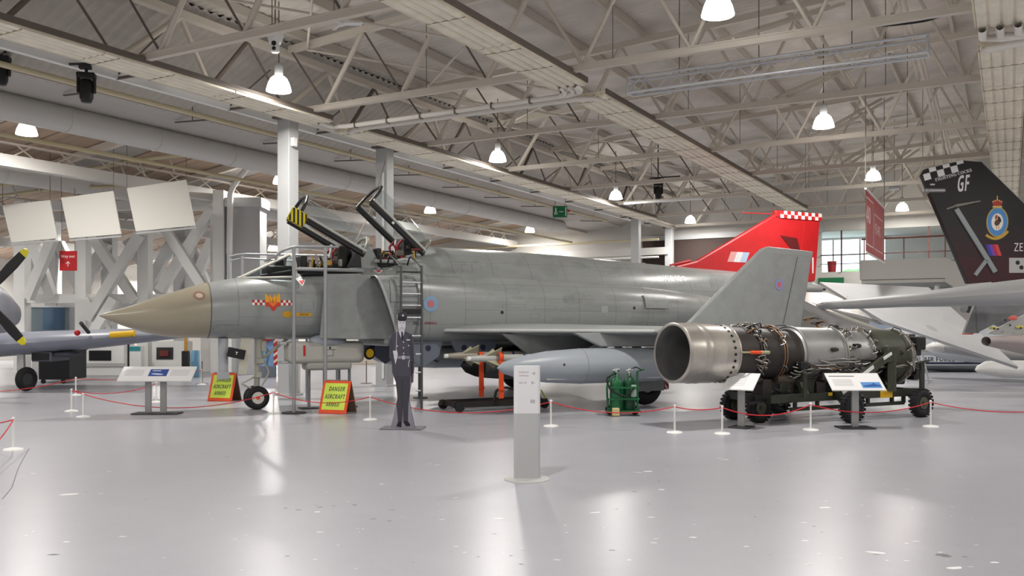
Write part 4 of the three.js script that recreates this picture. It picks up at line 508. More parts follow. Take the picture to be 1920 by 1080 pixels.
  const tt = new THREE.TorusGeometry(0.175, 0.075, 12, 30), tread = []; for (let i = 0; i < 22; i++) tread.push(box(0.045, 0.008, 0.13, 0, 0.247, 0).applyMatrix4(new THREE.Matrix4().makeRotationZ(i / 22 * 6.283)));
  for (const [x, z] of [[3.05, 0.82], [4.85, 0.74], [1.7, 0.1], [3.05, -0.82], [4.85, -0.74], [1.7, -0.5]]) { const w = obj('wheel', [tt.clone().translate(x, 0.25, z), ...tread.map((g) => g.clone().translate(x, 0.25, z))], M.rubber, tr); obj('wheel_hub', [new THREE.CylinderGeometry(0.11, 0.11, 0.12, 20).rotateX(Math.PI / 2).translate(x, 0.25, z), new THREE.CylinderGeometry(0.035, 0.035, 0.18, 12).rotateX(Math.PI / 2).translate(x, 0.25, z)], mat('#4a4d40', 0.5), w); obj('axle', rod(V(x, 0.25, z), V(x, 0.4, z * 0.6), 0.04), ol, w); }
  obj('yellow_plate', box(0.3, 0.14, 0.01, 4.2, 0.42, hw + 0.05), textMat(64, 32, (g) => { g.fillStyle = '#d8ae1c'; g.fillRect(0, 0, 64, 32); g.fillStyle = '#b0641a'; g.font = 'bold 12px sans-serif'; g.fillText('TEST', 16, 20); }), tr); obj('yellow_plate', box(0.08, 0.05, 0.01, 2.85, 0.46, hw + 0.05), M.yellow, tr);
  obj('data_plate', box(0.7, 0.11, 0.006, 3.4, 0.43, hw + 0.044), textMat(256, 48, (g) => { g.fillStyle = '#2e3229'; g.fillRect(0, 0, 256, 48); g.fillStyle = '#c9c9bf'; g.font = '14px sans-serif'; g.fillText('STAND ENGINE', 30, 18); g.fillText('SWL 2 TON', 140, 36); }), tr);
  obj('brake_handle', [bar(V(1.2, 0.36, 0.4), V(1.6, 0.4, 0.4), 0.04, 0.04)], M.black, tr);
  obj('belly_tank', [rod(V(1.9, 0.72, 0.25), V(2.5, 0.7, 0.25), 0.09, 14)], mat('#5a5046', 0.45, 0.4), tr);
}
// ---------- things on the floor ----------
{ // wayfinding pillar
  const p = thing('sign_pillar', 'slim grey wayfinding pillar with white printed top on a round foot', 'sign', gnd(988, 899), TH);
  const rr_ = new THREE.Shape(); { const w = 0.1375, h = 0.05, r = 0.045; rr_.moveTo(-w + r, -h); rr_.lineTo(w - r, -h); rr_.quadraticCurveTo(w, -h, w, 0); rr_.quadraticCurveTo(w, h, w - r, h); rr_.lineTo(-w + r, h); rr_.quadraticCurveTo(-w, h, -w, 0); rr_.quadraticCurveTo(-w, -h, -w + r, -h); }
  const col = (y0, y1) => new THREE.ExtrudeGeometry(rr_, { depth: y1 - y0, bevelEnabled: false, curveSegments: 8 }).rotateX(-Math.PI / 2).translate(0, y0, 0);
  obj('pillar_body', col(0, 0.69), mat('#b3b5b6', 0.4), p); obj('pillar_head', col(0.69, 1.18), mat('#dcdde0', 0.45), p);
  obj('foot_disc', lathe([[0, 0.02], [0.22, 0.02], [0.235, 0.01], [0.235, 0]], 48), mat('#b5b6b5', 0.5), p);
  obj('printed_face', new THREE.PlaneGeometry(0.185, 0.47).translate(0, 0.935, 0.0506), textMat(400, 960, (g) => {
    g.fillStyle = '#dcdde0'; g.fillRect(0, 0, 400, 960); g.setTransform(0.86, 0, 0, 1, -18, 0); g.fillStyle = '#8a5f68'; g.font = '58px sans-serif'; g.fillText('Exhibition', 40, 130); g.fillText('continues', 40, 200); g.fillText('way out', 40, 350);
    g.strokeStyle = '#3a3438'; g.lineWidth = 8; const ar = (y, k) => { g.beginPath(); g.moveTo(370, y); g.lineTo(460, y); const x = k > 0 ? 460 : 370; g.moveTo(x - k * 38, y - 38); g.lineTo(x, y); g.lineTo(x - k * 38, y + 38); g.stroke(); }; ar(135, 1); ar(335, -1);
    g.fillStyle = '#8b8588'; for (let i = 0; i < 5; i++) g.fillRect(340, 690 + i * 16, 120, 9);
  }), p);
}
{ // cut-out of a man in uniform
  const base = gnd(752, 804), c = thing('cardboard_cutout', 'life-size flat cut-out of a uniformed airman with sword', 'cut-out', V(base.x, 0, base.z), TH - 0.08);
  const H = 1.8, px = (x, y) => [(x - 228) / 500 * 0.93, (1010 - y) / 950 * H]; // from the crop of the figure
  const out = [[142, 1010], [200, 770], [185, 640], [155, 560], [152, 480], [130, 440], [130, 300], [135, 262], [205, 215], [200, 130], [195, 100], [205, 76], [235, 62], [265, 70], [280, 95], [270, 135], [268, 190], [262, 220], [318, 250], [330, 300], [335, 440], [340, 500], [335, 560], [330, 640], [316, 650], [305, 700], [296, 780], [345, 1010]].map(([x, y]) => px(x, y));
  const g = poly(out, 0.03);
  obj('foam_board', g.translate(0, 0.02, 0), M.black, c);
  const face = new THREE.ShapeGeometry(new THREE.Shape(out.map(([x, y]) => new THREE.Vector2(x, y)))); { const p = face.attributes.position, uv = face.attributes.uv; for (let i = 0; i < p.count; i++) uv.setXY(i, (p.getX(i) / 0.93 * 500 + 228) / 500, p.getY(i) / H * 950 / 1010); }
  face.translate(0, 0.02, 0.0165);
  obj('printed_figure', face, textMat(512, 1024, (q) => {
    q.setTransform(512 / 500, 0, 0, 1024 / 1010, 0, 0); const T = (pts, col) => { q.fillStyle = col; q.beginPath(); pts.forEach(([x, y], i) => i ? q.lineTo(x, y) : q.moveTo(x, y)); q.closePath(); q.fill(); };
    q.fillStyle = '#8f8d9a'; q.fillRect(0, 0, 500, 1010);
    T([[170, 560], [312, 560], [305, 700], [292, 820], [288, 960], [250, 965], [243, 800], [236, 965], [205, 968], [188, 800], [168, 640]], '#3d3b47'); T([[240, 620], [246, 620], [243, 960], [239, 960]], '#2c2a34');
    T([[128, 300], [150, 250], [205, 222], [262, 222], [322, 250], [340, 420], [336, 560], [316, 590], [150, 590], [150, 480], [126, 440]], '#474552'); T([[285, 262], [322, 262], [338, 420], [330, 540], [300, 560], [305, 420]], '#3a3843'); T([[128, 300], [150, 280], [176, 420], [170, 500], [140, 470]], '#403e4a');
    T([[205, 218], [262, 218], [238, 300]], '#d2d0da'); T([[232, 228], [245, 228], [249, 285], [240, 300], [231, 285]], '#1f1e27');
    q.fillStyle = '#d5d4de'; q.beginPath(); q.ellipse(236, 170, 34, 55, 0, 0, 7); q.fill(); T([[214, 190], [258, 190], [256, 225], [216, 225]], '#c6c5d0'); q.fillStyle = '#8b899a'; q.beginPath(); q.ellipse(223, 156, 9, 4, 0, 0, 7); q.fill(); q.beginPath(); q.ellipse(250, 156, 9, 4, 0, 0, 7); q.fill(); q.fillRect(226, 196, 22, 4); T([[236, 158], [241, 184], [232, 184]], '#b7b5c2');
    q.fillStyle = '#35333f'; q.beginPath(); q.ellipse(238, 92, 42, 30, 0, 0, 7); q.fill(); T([[197, 100], [280, 100], [274, 132], [202, 132]], '#1d1c25'); T([[204, 128], [272, 128], [262, 142], [214, 142]], '#0f0f14'); q.fillStyle = '#b9b7c6'; q.beginPath(); q.arc(246, 96, 10, 0, 7); q.fill();
    T([[168, 426], [304, 426], [304, 448], [168, 448]], '#8f8d9c'); T([[238, 422], [262, 422], [262, 454], [238, 454]], '#c3c1cd');
    q.fillStyle = '#dddce6'; for (const [x, y] of [[250, 313], [251, 359], [252, 404], [198, 345], [294, 341]]) { q.beginPath(); q.arc(x, y, 5.5, 0, 7); q.fill(); } T([[276, 290], [305, 290], [305, 300], [276, 300]], '#d8d6e0');
    q.strokeStyle = '#d9d8e2'; q.lineWidth = 4; q.beginPath(); q.moveTo(200, 70); q.lineTo(188, 400); q.stroke(); T([[160, 385], [195, 378], [202, 410], [190, 470], [182, 496], [172, 440]], '#d6d5de'); q.lineWidth = 5; q.beginPath(); q.moveTo(304, 455); q.quadraticCurveTo(290, 480, 294, 516); q.stroke();
    T([[316, 470], [330, 470], [326, 640], [314, 640]], '#1f1e27'); T([[190, 1000], [205, 962], [236, 962], [232, 1008]], '#14131a'); T([[246, 960], [285, 955], [308, 985], [300, 998], [270, 998]], '#14131a');
  }), c);
  obj('back_strut', poly([[-0.02, 0], [0.02, 1.2], [0.04, 1.2], [0.06, 0]], 0.02).rotateY(Math.PI / 2).translate(0, 0.02, -0.03), M.black, c); obj('base_board', [rbox(0.66, 0.02, 0.42, 0.02, 0.01, -0.05, 0.01)], mat('#77777c', 0.5), c);
}
// folding danger boards
{
  const face = textMat(256, 256, (g) => { g.fillStyle = '#d0e84c'; g.fillRect(0, 0, 256, 256); g.fillStyle = '#22301a'; g.font = 'bold 58px sans-serif'; const tx = (s, x, y, w) => { g.save(); g.translate(x, y); g.transform(1, 0, -0.12, 1, 0, 0); g.scale(w / g.measureText(s).width, 1); g.fillText(s, 0, 0); g.restore(); }; tx('DANGER', 46, 76, 182); tx('AIRCRAFT', 16, 150, 226); tx('ARMED', 42, 224, 150); });
  const mk = (pl, pr, lab, turn) => { const o = thing('danger_board', lab, 'sign', V(pl.x, 0, pl.z), turn); const wd = 0.56, hh = 0.62, tl = 0.34;
    const f = new THREE.Group(); f.name = 'front_leaf'; o.add(f); f.rotation.x = -tl;
    obj('orange_frame', [rbox(wd, hh, 0.025, wd / 2, hh / 2, 0, 0.01)], M.orange, f); obj('printed_panel', new THREE.PlaneGeometry(wd - 0.1, hh - 0.12).translate(wd / 2, hh / 2 + 0.01, 0.0135), face, f);
    const b = new THREE.Group(); b.name = 'rear_leaf'; o.add(b); b.position.z = -2 * Math.sin(tl) * hh; b.rotation.x = tl; obj('back_board', rbox(wd, hh, 0.02, wd / 2, hh / 2, 0, 0.008), mat('#6b5a46', 0.7), b); obj('hinge', rod(V(0.05, Math.cos(tl) * hh + 0.005, -Math.sin(tl) * hh), V(wd - 0.05, Math.cos(tl) * hh + 0.005, -Math.sin(tl) * hh), 0.01), M.steelDark, o); return o; };
  mk(gnd(597, 775), 0, 'lime danger board in orange frame beside the cut-out airman', TH - 0.3);
  mk(gnd(389, 752), 0, 'lime danger board in orange frame beside the jet nose wheel', TH - 0.2);
}
// information lecterns
{
  const lect = (lab, p, turn, w, posts, art) => { const o = thing('lectern', lab, 'information panel', p, turn);
    obj('base_plate', [rbox(w * 0.62, 0.025, 0.36, 0, 0.0125, 0, 0.008)], M.darkgrey, o); for (const x of posts) obj('post', rbox(0.11, 0.62, 0.05, x, 0.33, 0, 0.01), mat('#9b9c9c', 0.35, 0.4), o);
    const pn = new THREE.Group(); pn.name = 'panel'; o.add(pn); pn.position.set(0, 0.72, 0); pn.rotation.x = 0.62; obj('panel_board', rbox(w, 0.02, 0.42, 0, 0, 0, 0.006), M.white, pn); obj('panel_print', new THREE.PlaneGeometry(w - 0.02, 0.4).rotateX(-Math.PI / 2).translate(0, 0.0112, 0), art, pn); return o; };
  const art1 = textMat(512, 160, (g) => { g.fillStyle = '#e6e6e8'; g.fillRect(0, 0, 512, 160); g.fillStyle = '#2a4796'; g.fillRect(198, 30, 130, 80); g.fillStyle = '#c9d4e8'; g.fillRect(215, 42, 60, 10); g.beginPath(); g.ellipse(258, 86, 44, 9, 0.1, 0, 7); g.fill(); g.fillStyle = '#a9a9ae'; for (let i = 0; i < 5; i++) { g.fillRect(30, 40 + i * 14, 130, 4); g.fillRect(350, 40 + i * 14, 130, 4); } });
  const art2 = textMat(512, 220, (g) => { g.fillStyle = '#e9e9ea'; g.fillRect(0, 0, 512, 220); g.fillStyle = '#7e7e84'; g.font = '20px sans-serif'; for (let i = 0; i < 6; i++) g.fillRect(36, 84 + i * 16, 190, 4); g.fillStyle = '#6d6d74'; g.fillRect(20, 34, 250, 12); g.fillStyle = '#5b93cf'; g.fillRect(300, 120, 190, 80); g.fillStyle = '#2b579a'; g.beginPath(); g.moveTo(310, 168); g.lineTo(400, 150); g.lineTo(430, 126); g.lineTo(440, 150); g.lineTo(486, 160); g.lineTo(480, 178); g.lineTo(330, 184); g.fill(); });
  const art3 = textMat(256, 160, (g) => { g.fillStyle = '#e9e9ea'; g.fillRect(0, 0, 256, 160); g.fillStyle = '#b5b5ba'; for (let i = 0; i < 7; i++) g.fillRect(24, 24 + i * 16, 150, 4); });
  const a = gnd(295, 776); lect('wide white information panel with blue picture on two posts', V(a.x, 0, a.z), TH + 0.03, 1.32, [-0.16, 0.11], art1);
  const b = gnd(1603, 803); lect('white information panel with a blue jet picture before the trolley', V(b.x, 0, b.z), TH + 0.02, 0.84, [0], art2);
  const c = gnd(1390, 802); lect('small white information panel turned aside below the engine nozzle', V(c.x, 0, c.z), TH - 0.62, 0.5, [0], art3);
}
// barrier posts and ropes
{
  const st = thing('barrier_post', 'short white barrier post on a round foot holding red rope', 'barrier post', V(0, 0, 0), 0, 'white barrier posts');
  obj('post', rod(V(0, 0, 0), V(0, 0.4, 0), 0.014, 10), M.white, st); obj('foot', lathe([[0, 0.03], [0.03, 0.03], [0.11, 0.015], [0.12, 0]], 24), M.white, st); obj('cap', [sphere(0.022, 0, 0.4, 0, 12, 8)], M.white, st);
  const P = [[25, 843], [134, 771], [156, 782], [142, 741], [293, 754], [513, 776], [694, 787], [1033, 799], [1265, 811], [1354, 813], [1520, 806], [1745, 800], [2010, 815], [378, 721]];
  const tops = P.map(([x, y], i) => { const g = gnd(x, y); if (i) dup(st, V(g.x, 0, g.z), 0); else st.position.set(g.x, 0, g.z); return V(g.x, 0.385, g.z); });
  const rope = (a, b, sag, lab) => { const pts = []; for (let i = 0; i <= 10; i++) { const k = i / 10; pts.push(a.clone().lerp(b, k).add(V(0, -sag * 4 * k * (1 - k), 0))); } one('barrier_rope', tube(pts, 0.008, 30), M.ropeRed, lab, 'rope'); };
  const out = (px, py, d) => at(px, py, d);
  rope(tops[0], out(-60, 795, 12), 0.03, 'red rope running from the post by the floor crack toward the propeller plane'); rope(tops[0], out(-40, 860, 9), 0.05, 'red rope sagging steeply from the white post beside the floor crack');
  rope(tops[1], tops[5], 0.3, 'long low red rope passing the wide information panel and nose wheel'); rope(tops[1], tops[4], 0.12, 'red rope behind the two-post information panel'); rope(tops[3], out(-70, 735, 20), 0.1, 'red rope in front of the propeller plane wheel'); rope(tops[3], tops[13], 0.12, 'faint red rope beyond the panel toward the light blue board');
  rope(tops[5], tops[6], 0.14, 'red rope crossing in front of the danger board by the cut-out'); rope(tops[6], tops[7], 0.22, 'red rope passing behind the cut-out and the wayfinding pillar'); rope(tops[7], tops[8], 0.13, 'red rope in front of the green gas bottles'); rope(tops[8], tops[9], 0.04, 'short red rope between two close posts under the engine nozzle'); rope(tops[9], tops[10], 0.14, 'red rope behind the small turned information panel'); rope(tops[10], tops[11], 0.14, 'red rope passing the trolley wheels'); rope(tops[11], tops[12], 0.1, 'red rope running off past the black-tailed jet');
}
{ // green gas bottles
  const g = gnd(1166, 779), o = thing('gas_trolley', 'dark green gas bottle pair on an upright hand trolley', 'gas bottles', V(g.x, 0, g.z), TH), gm = mat('#14623a', 0.35), gd2 = mat('#0f4a2c', 0.4);
  for (const x of [-0.1, 0.14]) { const b = obj('gas_bottle', lathe([[0, 0.08], [0.1, 0.08], [0.115, 0.11], [0.115, 0.56], [0.09, 0.64], [0.045, 0.69], [0.04, 0.74], [0, 0.74]], 24).translate(x, 0, x > 0 ? -0.1 : 0), x > 0 ? gd2 : gm, o); obj('valve', [rod(V(x, 0.74, x > 0 ? -0.1 : 0), V(x, 0.84, x > 0 ? -0.1 : 0), 0.02), rod(V(x - 0.06, 0.8, 0), V(x + 0.06, 0.82, 0), 0.012)], M.alu, b); }
  obj('frame', [tube([V(-0.25, 0.1, 0.05), V(-0.27, 0.5, 0.05), V(-0.2, 0.72, 0.0), V(-0.05, 0.8, -0.05)], 0.02), rod(V(0.28, 0.05, 0), V(0.28, 0.78, -0.05), 0.018), rod(V(0.28, 0.78, -0.05), V(0.4, 0.82, 0), 0.014), bar(V(-0.25, 0.3, 0.12), V(0.3, 0.3, 0.1), 0.02, 0.03), bar(V(-0.25, 0.5, 0.12), V(0.3, 0.5, 0.1), 0.02, 0.03), box(0.6, 0.03, 0.3, 0.02, 0.08, 0)], gm, o);
  obj('hose', tube([V(-0.1, 0.76, 0.05), V(-0.28, 0.66, 0.1), V(-0.2, 0.45, 0.14), V(0.05, 0.35, 0.15), V(0.2, 0.5, 0.13)], 0.016), M.black, o); obj('hose', tube([V(0.14, 0.8, 0), V(0.25, 0.86, 0), V(0.36, 0.8, 0.02)], 0.012), M.black, o);
  obj('gauge_box', rbox(0.1, 0.22, 0.05, 0.2, 0.44, 0.08), mat('#8fa59a', 0.5), o); obj('wooden_block', rbox(0.13, 0.14, 0.1, -0.13, 0.08, 0.18), mat('#c9b98a', 0.8), o); for (const x of [-0.2, 0.25]) obj('wheel', new THREE.TorusGeometry(0.06, 0.025, 8, 18).translate(x, 0.085, -0.15), M.rubber, o);
}

// ---------- black-tailed jet on the right ----------
{
  const D0 = 23.8, T = (px, py, d = D0) => V((px - 960) / F * d, EYE + (HOR - py) / F * d, -d); // camera-aligned frame, placed by a turned group
  const j = thing('swing_wing_jet', 'pale grey swing-wing jet with tall black and maroon tail fin', 'aircraft', V(0, 0, 0), TH);
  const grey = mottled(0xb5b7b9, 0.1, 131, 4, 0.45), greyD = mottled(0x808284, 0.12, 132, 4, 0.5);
  // tail fin: outline in the plane of the picture, its print computed on that outline
  const o2 = (l) => l.map(([x, y]) => { const p = T(x, y); return [p.x, p.y]; });
  const outl = o2([[1726, 330], [1733, 318], [1800, 302], [1836, 305], [1920, 387], [2030, 545], [1812, 532]]);
  const fin = obj('tail_fin', poly(outl, 0.2, 0.03).translate(0, 0, -D0), M.black, j);
  const xs = outl.map((p) => p[0]), ys = outl.map((p) => p[1]), x0 = Math.min(...xs), x1 = Math.max(...xs), y0 = Math.min(...ys), y1 = Math.max(...ys);
  const fg = new THREE.ShapeGeometry(new THREE.Shape(outl.map(([x, y]) => new THREE.Vector2(x, y)))); { const p = fg.attributes.position, uv = fg.attributes.uv; for (let i = 0; i < p.count; i++) uv.setXY(i, (p.getX(i) - x0) / (x1 - x0), (p.getY(i) - y0) / (y1 - y0)); }
  fg.translate(0, 0, -D0 + 0.104);
  const PX0 = 1726, PX1 = 2030, PY0 = 302, PY1 = 545;
  const print = textMat(1280, 1024, (g, w, h) => {
    g.setTransform(w / (PX1 - PX0), 0, 0, h / (PY1 - PY0), -PX0 * w / (PX1 - PX0), -PY0 * h / (PY1 - PY0));
    g.fillStyle = '#0e0d12'; g.fillRect(PX0, PY0, 400, 300); g.fillStyle = '#1b0b12'; g.fillRect(PX0, 430, 400, 30); g.fillStyle = '#2a0a14'; g.fillRect(PX0, 455, 400, 30); g.fillStyle = '#390b18'; g.fillRect(PX0, 482, 400, 100);
    for (let i = 0; i < 260; i++) { const y = 425 + ((i * 37) % 70); g.fillStyle = i % 2 ? 'rgba(57,11,24,0.5)' : 'rgba(20,10,16,0.5)'; g.fillRect(PX0 + (i * 61) % 300, y, 14, 2.2); }
    g.save(); g.translate(1726, 328); g.rotate(-0.27); for (let i = 0; i < 6; i++) for (let k = 0; k < 2; k++) { g.fillStyle = (i + k) % 2 ? '#e8e8ea' : '#0e0d12'; g.fillRect(1 + i * 13.2, -12 + k * 12.5, 13.2, 12.5); } g.fillStyle = '#e8e8ea'; g.font = 'bold 8px serif'; g.fillText('FIGHTING COCKS', 20, 20); g.restore();
    g.fillStyle = '#e4e4e6'; g.save(); g.translate(1790, 361); g.transform(1, -0.12, -0.08, 1, 0, 0); g.font = 'bold 42px sans-serif'; g.scale(0.44, 1.0); g.fillText('GF', 0, 0); g.restore();
    g.fillStyle = '#c9c9ce'; g.beginPath(); g.ellipse(1745, 347, 5, 1.6, 0, 0, 7); g.fill();
    // badge: ring, cockerel, crown and scroll
    g.fillStyle = '#bfa24a'; g.beginPath(); g.ellipse(1866, 417, 20.5, 28, 0.06, 0, 7); g.fill(); g.fillStyle = '#4b8ed0'; g.beginPath(); g.ellipse(1866, 417, 18.5, 26, 0.06, 0, 7); g.fill(); g.fillStyle = '#ece9e4'; g.beginPath(); g.ellipse(1866, 417, 11, 16, 0.06, 0, 7); g.fill();
    g.fillStyle = '#5b3a18'; g.beginPath(); g.ellipse(1866, 418, 5, 6.5, 0.5, 0, 7); g.fill(); g.fillStyle = '#b5451e'; g.beginPath(); g.ellipse(1864, 408, 2.4, 4.5, 0.2, 0, 7); g.fill(); g.fillStyle = '#1d1b1c'; g.beginPath(); g.ellipse(1870, 412, 2.5, 6, -0.4, 0, 7); g.fill(); g.fillStyle = '#c99a2a'; g.fillRect(1864, 424, 1.4, 7); g.fillRect(1868, 424, 1.4, 7);
    g.fillStyle = '#b2322c'; g.beginPath(); g.ellipse(1866, 382, 9, 7, 0, 0, 7); g.fill(); g.fillStyle = '#d5bd6a'; for (let i = -2; i <= 2; i++) { g.beginPath(); g.arc(1866 + i * 4, 379 - Math.abs(2 - Math.abs(i)) * 1.6, 1.5, 0, 7); g.fill(); } g.fillRect(1857, 387, 18, 3.4); g.fillRect(1865, 368, 2, 8);
    g.strokeStyle = '#c4a03a'; g.lineWidth = 5; g.beginPath(); g.moveTo(1845, 441); g.quadraticCurveTo(1866, 458, 1886, 434); g.stroke();
    g.save(); g.translate(1844, 459); g.transform(1, 0.0, 0.35, 1, 0, 0); [['#2d3aa8', 0], ['#7a3fb0', 6], ['#b3203a', 12], ['#d8434a', 17]].forEach(([c, x]) => { g.fillStyle = c; g.fillRect(x, 0, 6, 21); }); g.restore();
    g.fillStyle = '#e4e4e6'; g.font = '21px sans-serif'; g.save(); g.translate(1897, 471); g.scale(0.8, 1); g.fillText('ZE887', 0, 0); g.restore();
    g.fillStyle = '#b5b5b5'; g.fillRect(1888, 484, 60, 28);
    for (const [x, y] of [[1904, 493], [1911, 502]]) { g.fillStyle = '#1c1c1c'; g.beginPath(); g.arc(x, y, 4, 0, 7); g.fill(); }
  }, 0.5);
  obj('fin_print', fg, print, fin);
  obj('fin_leading_edge', [rod(T(1836, 305), T(1920, 387), 0.06), rod(T(1920, 387), T(2030, 545), 0.07)], mat('#7d8489', 0.4), fin);
  obj('warning_receiver', [rbox(0.55, 0.14, 0.24, T(1752, 356).x, T(1752, 358).y, -D0, 0.06)], mat('#8a8a8e', 0.3, 0.3), fin);
  obj('sensor_blade', [rod(T(1792, 386, D0 - 0.12), T(1838, 377, D0 - 0.2), 0.045, 10, 0.02), rod(T(1775, 392, D0 - 0.1), T(1795, 385, D0 - 0.12), 0.025)], mat('#85837c', 0.45), fin);
  obj('fin_strake', [bar(T(1793, 392, D0 - 0.13), T(1852, 487, D0 - 0.13), 0.05, 0.12), bar(T(1852, 487, D0 - 0.13), T(1866, 510, D0 - 0.13), 0.05, 0.12), bar(T(1850, 487, D0 - 0.13), T(1828, 516, D0 - 0.13), 0.05, 0.09)], mat('#8d9499', 0.4), fin);
  obj('fin_root_trim', [bar(T(1815, 534, D0 - 0.1), T(1858, 530, D0 - 0.1), 0.06, 0.04)], M.lightgrey, fin);
  // rear body, tailplane, swept wing, pylon
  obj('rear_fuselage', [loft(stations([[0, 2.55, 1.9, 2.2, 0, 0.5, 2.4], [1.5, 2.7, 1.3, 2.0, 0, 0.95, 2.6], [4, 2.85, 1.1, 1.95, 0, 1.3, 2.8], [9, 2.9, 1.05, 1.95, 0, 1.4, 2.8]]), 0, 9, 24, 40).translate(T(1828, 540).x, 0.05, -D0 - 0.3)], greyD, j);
  const plate = (name, q, th, m, par = j) => { const [a, b, c2, d] = q, n = b.clone().sub(a).cross(d.clone().sub(a)).normalize().multiplyScalar(th / 2); const top = grid(4, 4, (u, v) => a.clone().lerp(b, u).lerp(d.clone().lerp(c2, u), v).add(n)), bot = grid(4, 4, (u, v) => a.clone().lerp(b, u).lerp(d.clone().lerp(c2, u), v).sub(n)); const es = []; for (const [p, r] of [[a, b], [b, c2], [c2, d], [d, a]]) es.push(grid(1, 1, (u, v) => p.clone().lerp(r, u).add(n.clone().multiplyScalar(v * 2 - 1)))); return obj(name, [top, bot, ...es], m, par); };
  const tp = plate('tailplane', [T(1536, 531, 22.6), T(1740, 541, 22.8), T(1908, 690, 21.2), T(1655, 604, 21.6)], 0.08, grey);
  obj('scuff_patch', [grid(1, 1, (u, v) => T(1551 + u * 26 + v * 8, 546 - u * 10 - v * 3, 22.35)), grid(1, 1, (u, v) => T(1578 + u * 12, 559 - u * 4 + v * 3, 22.2))], mat('#a19d99', 0.6), tp);
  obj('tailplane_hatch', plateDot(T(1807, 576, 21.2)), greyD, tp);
  function plateDot(p) { return [sphere(0.13, 0, 0, 0, 16, 12).scale(0.8, 1, 0.3).translate(p.x, p.y, p.z)]; }
  const wg = obj('swept_wing', [loftTube([[1531, 574, 19.5, 0.03], [1545, 573, 19.4, 0.085], [1600, 570, 19, 0.11], [1700, 563, 18.4, 0.14], [1800, 556, 17.8, 0.2], [1940, 546, 17, 0.26]])], mottled(0x9fa1a2, 0.1, 133, 4, 0.5), j);
  function loftTube(l) { const rings = l.map(([x, y, d, h]) => [T(x, y, d), h]); return grid(20, rings.length - 1, (u, v) => { const [p, h] = rings[Math.round(v * (rings.length - 1))]; const a = u * 6.2832; return p.clone().add(V(0.12 * Math.sin(a) * 0, h * Math.sin(a), 0.9 * h * 4 * Math.cos(a) * 0.5)); }); }
  obj('wing_tip_cone', rod(T(1528, 574, 19.55), T(1546, 573, 19.4), 0.02, 12, 0.09), mat('#55575a', 0.5), wg);
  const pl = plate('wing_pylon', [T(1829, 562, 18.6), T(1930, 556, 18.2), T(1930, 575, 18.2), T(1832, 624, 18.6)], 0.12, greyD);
  plate('pylon_fin', [T(1829, 562, 18.62), T(1850, 561, 18.6), T(1834, 625, 18.6), T(1806, 624, 18.62)], 0.1, greyD, pl);
  obj('pylon_red_edge', [bar(T(1805, 626, 18.6), T(1824, 626, 18.6), 0.06, 0.025)], mat('#c44a3a', 0.5), pl);
  const pan = plate('access_panel', [T(1850, 625, 19.6), T(1940, 580, 19.6), T(1940, 626, 19.6), T(1870, 628, 19.6)], 0.05, mat('#a8aaa8', 0.5));
  for (const [x, y] of [[1862, 615], [1912, 613]]) obj('yellow_mark', [sphere(0.05, 0, 0, 0, 10, 6).scale(2, 0.7, 0.1).translate(T(x, y, 19.56).x, T(x, y, 19.56).y, -19.56)], mat('#c9c46a', 0.6), pan);
  for (const [x, y] of [[1864, 616], [1871, 617], [1894, 610], [1914, 615], [1885, 600], [1868, 606]]) obj('fastener_hole', [sphere(0.022, 0, 0, 0, 8, 6).translate(T(x, y, 19.5).x, T(x, y, 19.5).y, -19.5)], M.black, pan);
  const belly = obj('belly_fairing', [loft(stations([[0, 1.35, 1.15, 1.25, 0, 0.2, 2], [1.2, 1.42, 0.9, 1.2, 0, 0.5, 2.2], [4, 1.45, 0.75, 1.2, 0, 0.6, 2.3]]), 0, 4, 14, 28).translate(T(1858, 640, 19.4).x, 0, -19.6)], mat('#a09594', 0.5), j);
  obj('red_mark', [sphere(0.07, 0, 0, 0, 10, 8).scale(1.6, 0.8, 0.2).translate(T(1900, 596, 19.5).x, T(1900, 596, 19.5).y, -19.52)], mat('#cf6a5e', 0.6), pan);
  // main gear out of the picture keeps it standing
  obj('main_gear', [rod(V(T(1990, 600).x, 0.4, -D0), V(T(1990, 600).x, 1.4, -D0), 0.12), new THREE.TorusGeometry(0.28, 0.12, 12, 28).translate(T(1990, 600).x, 0.4, -D0)], M.darkgrey, j);
}
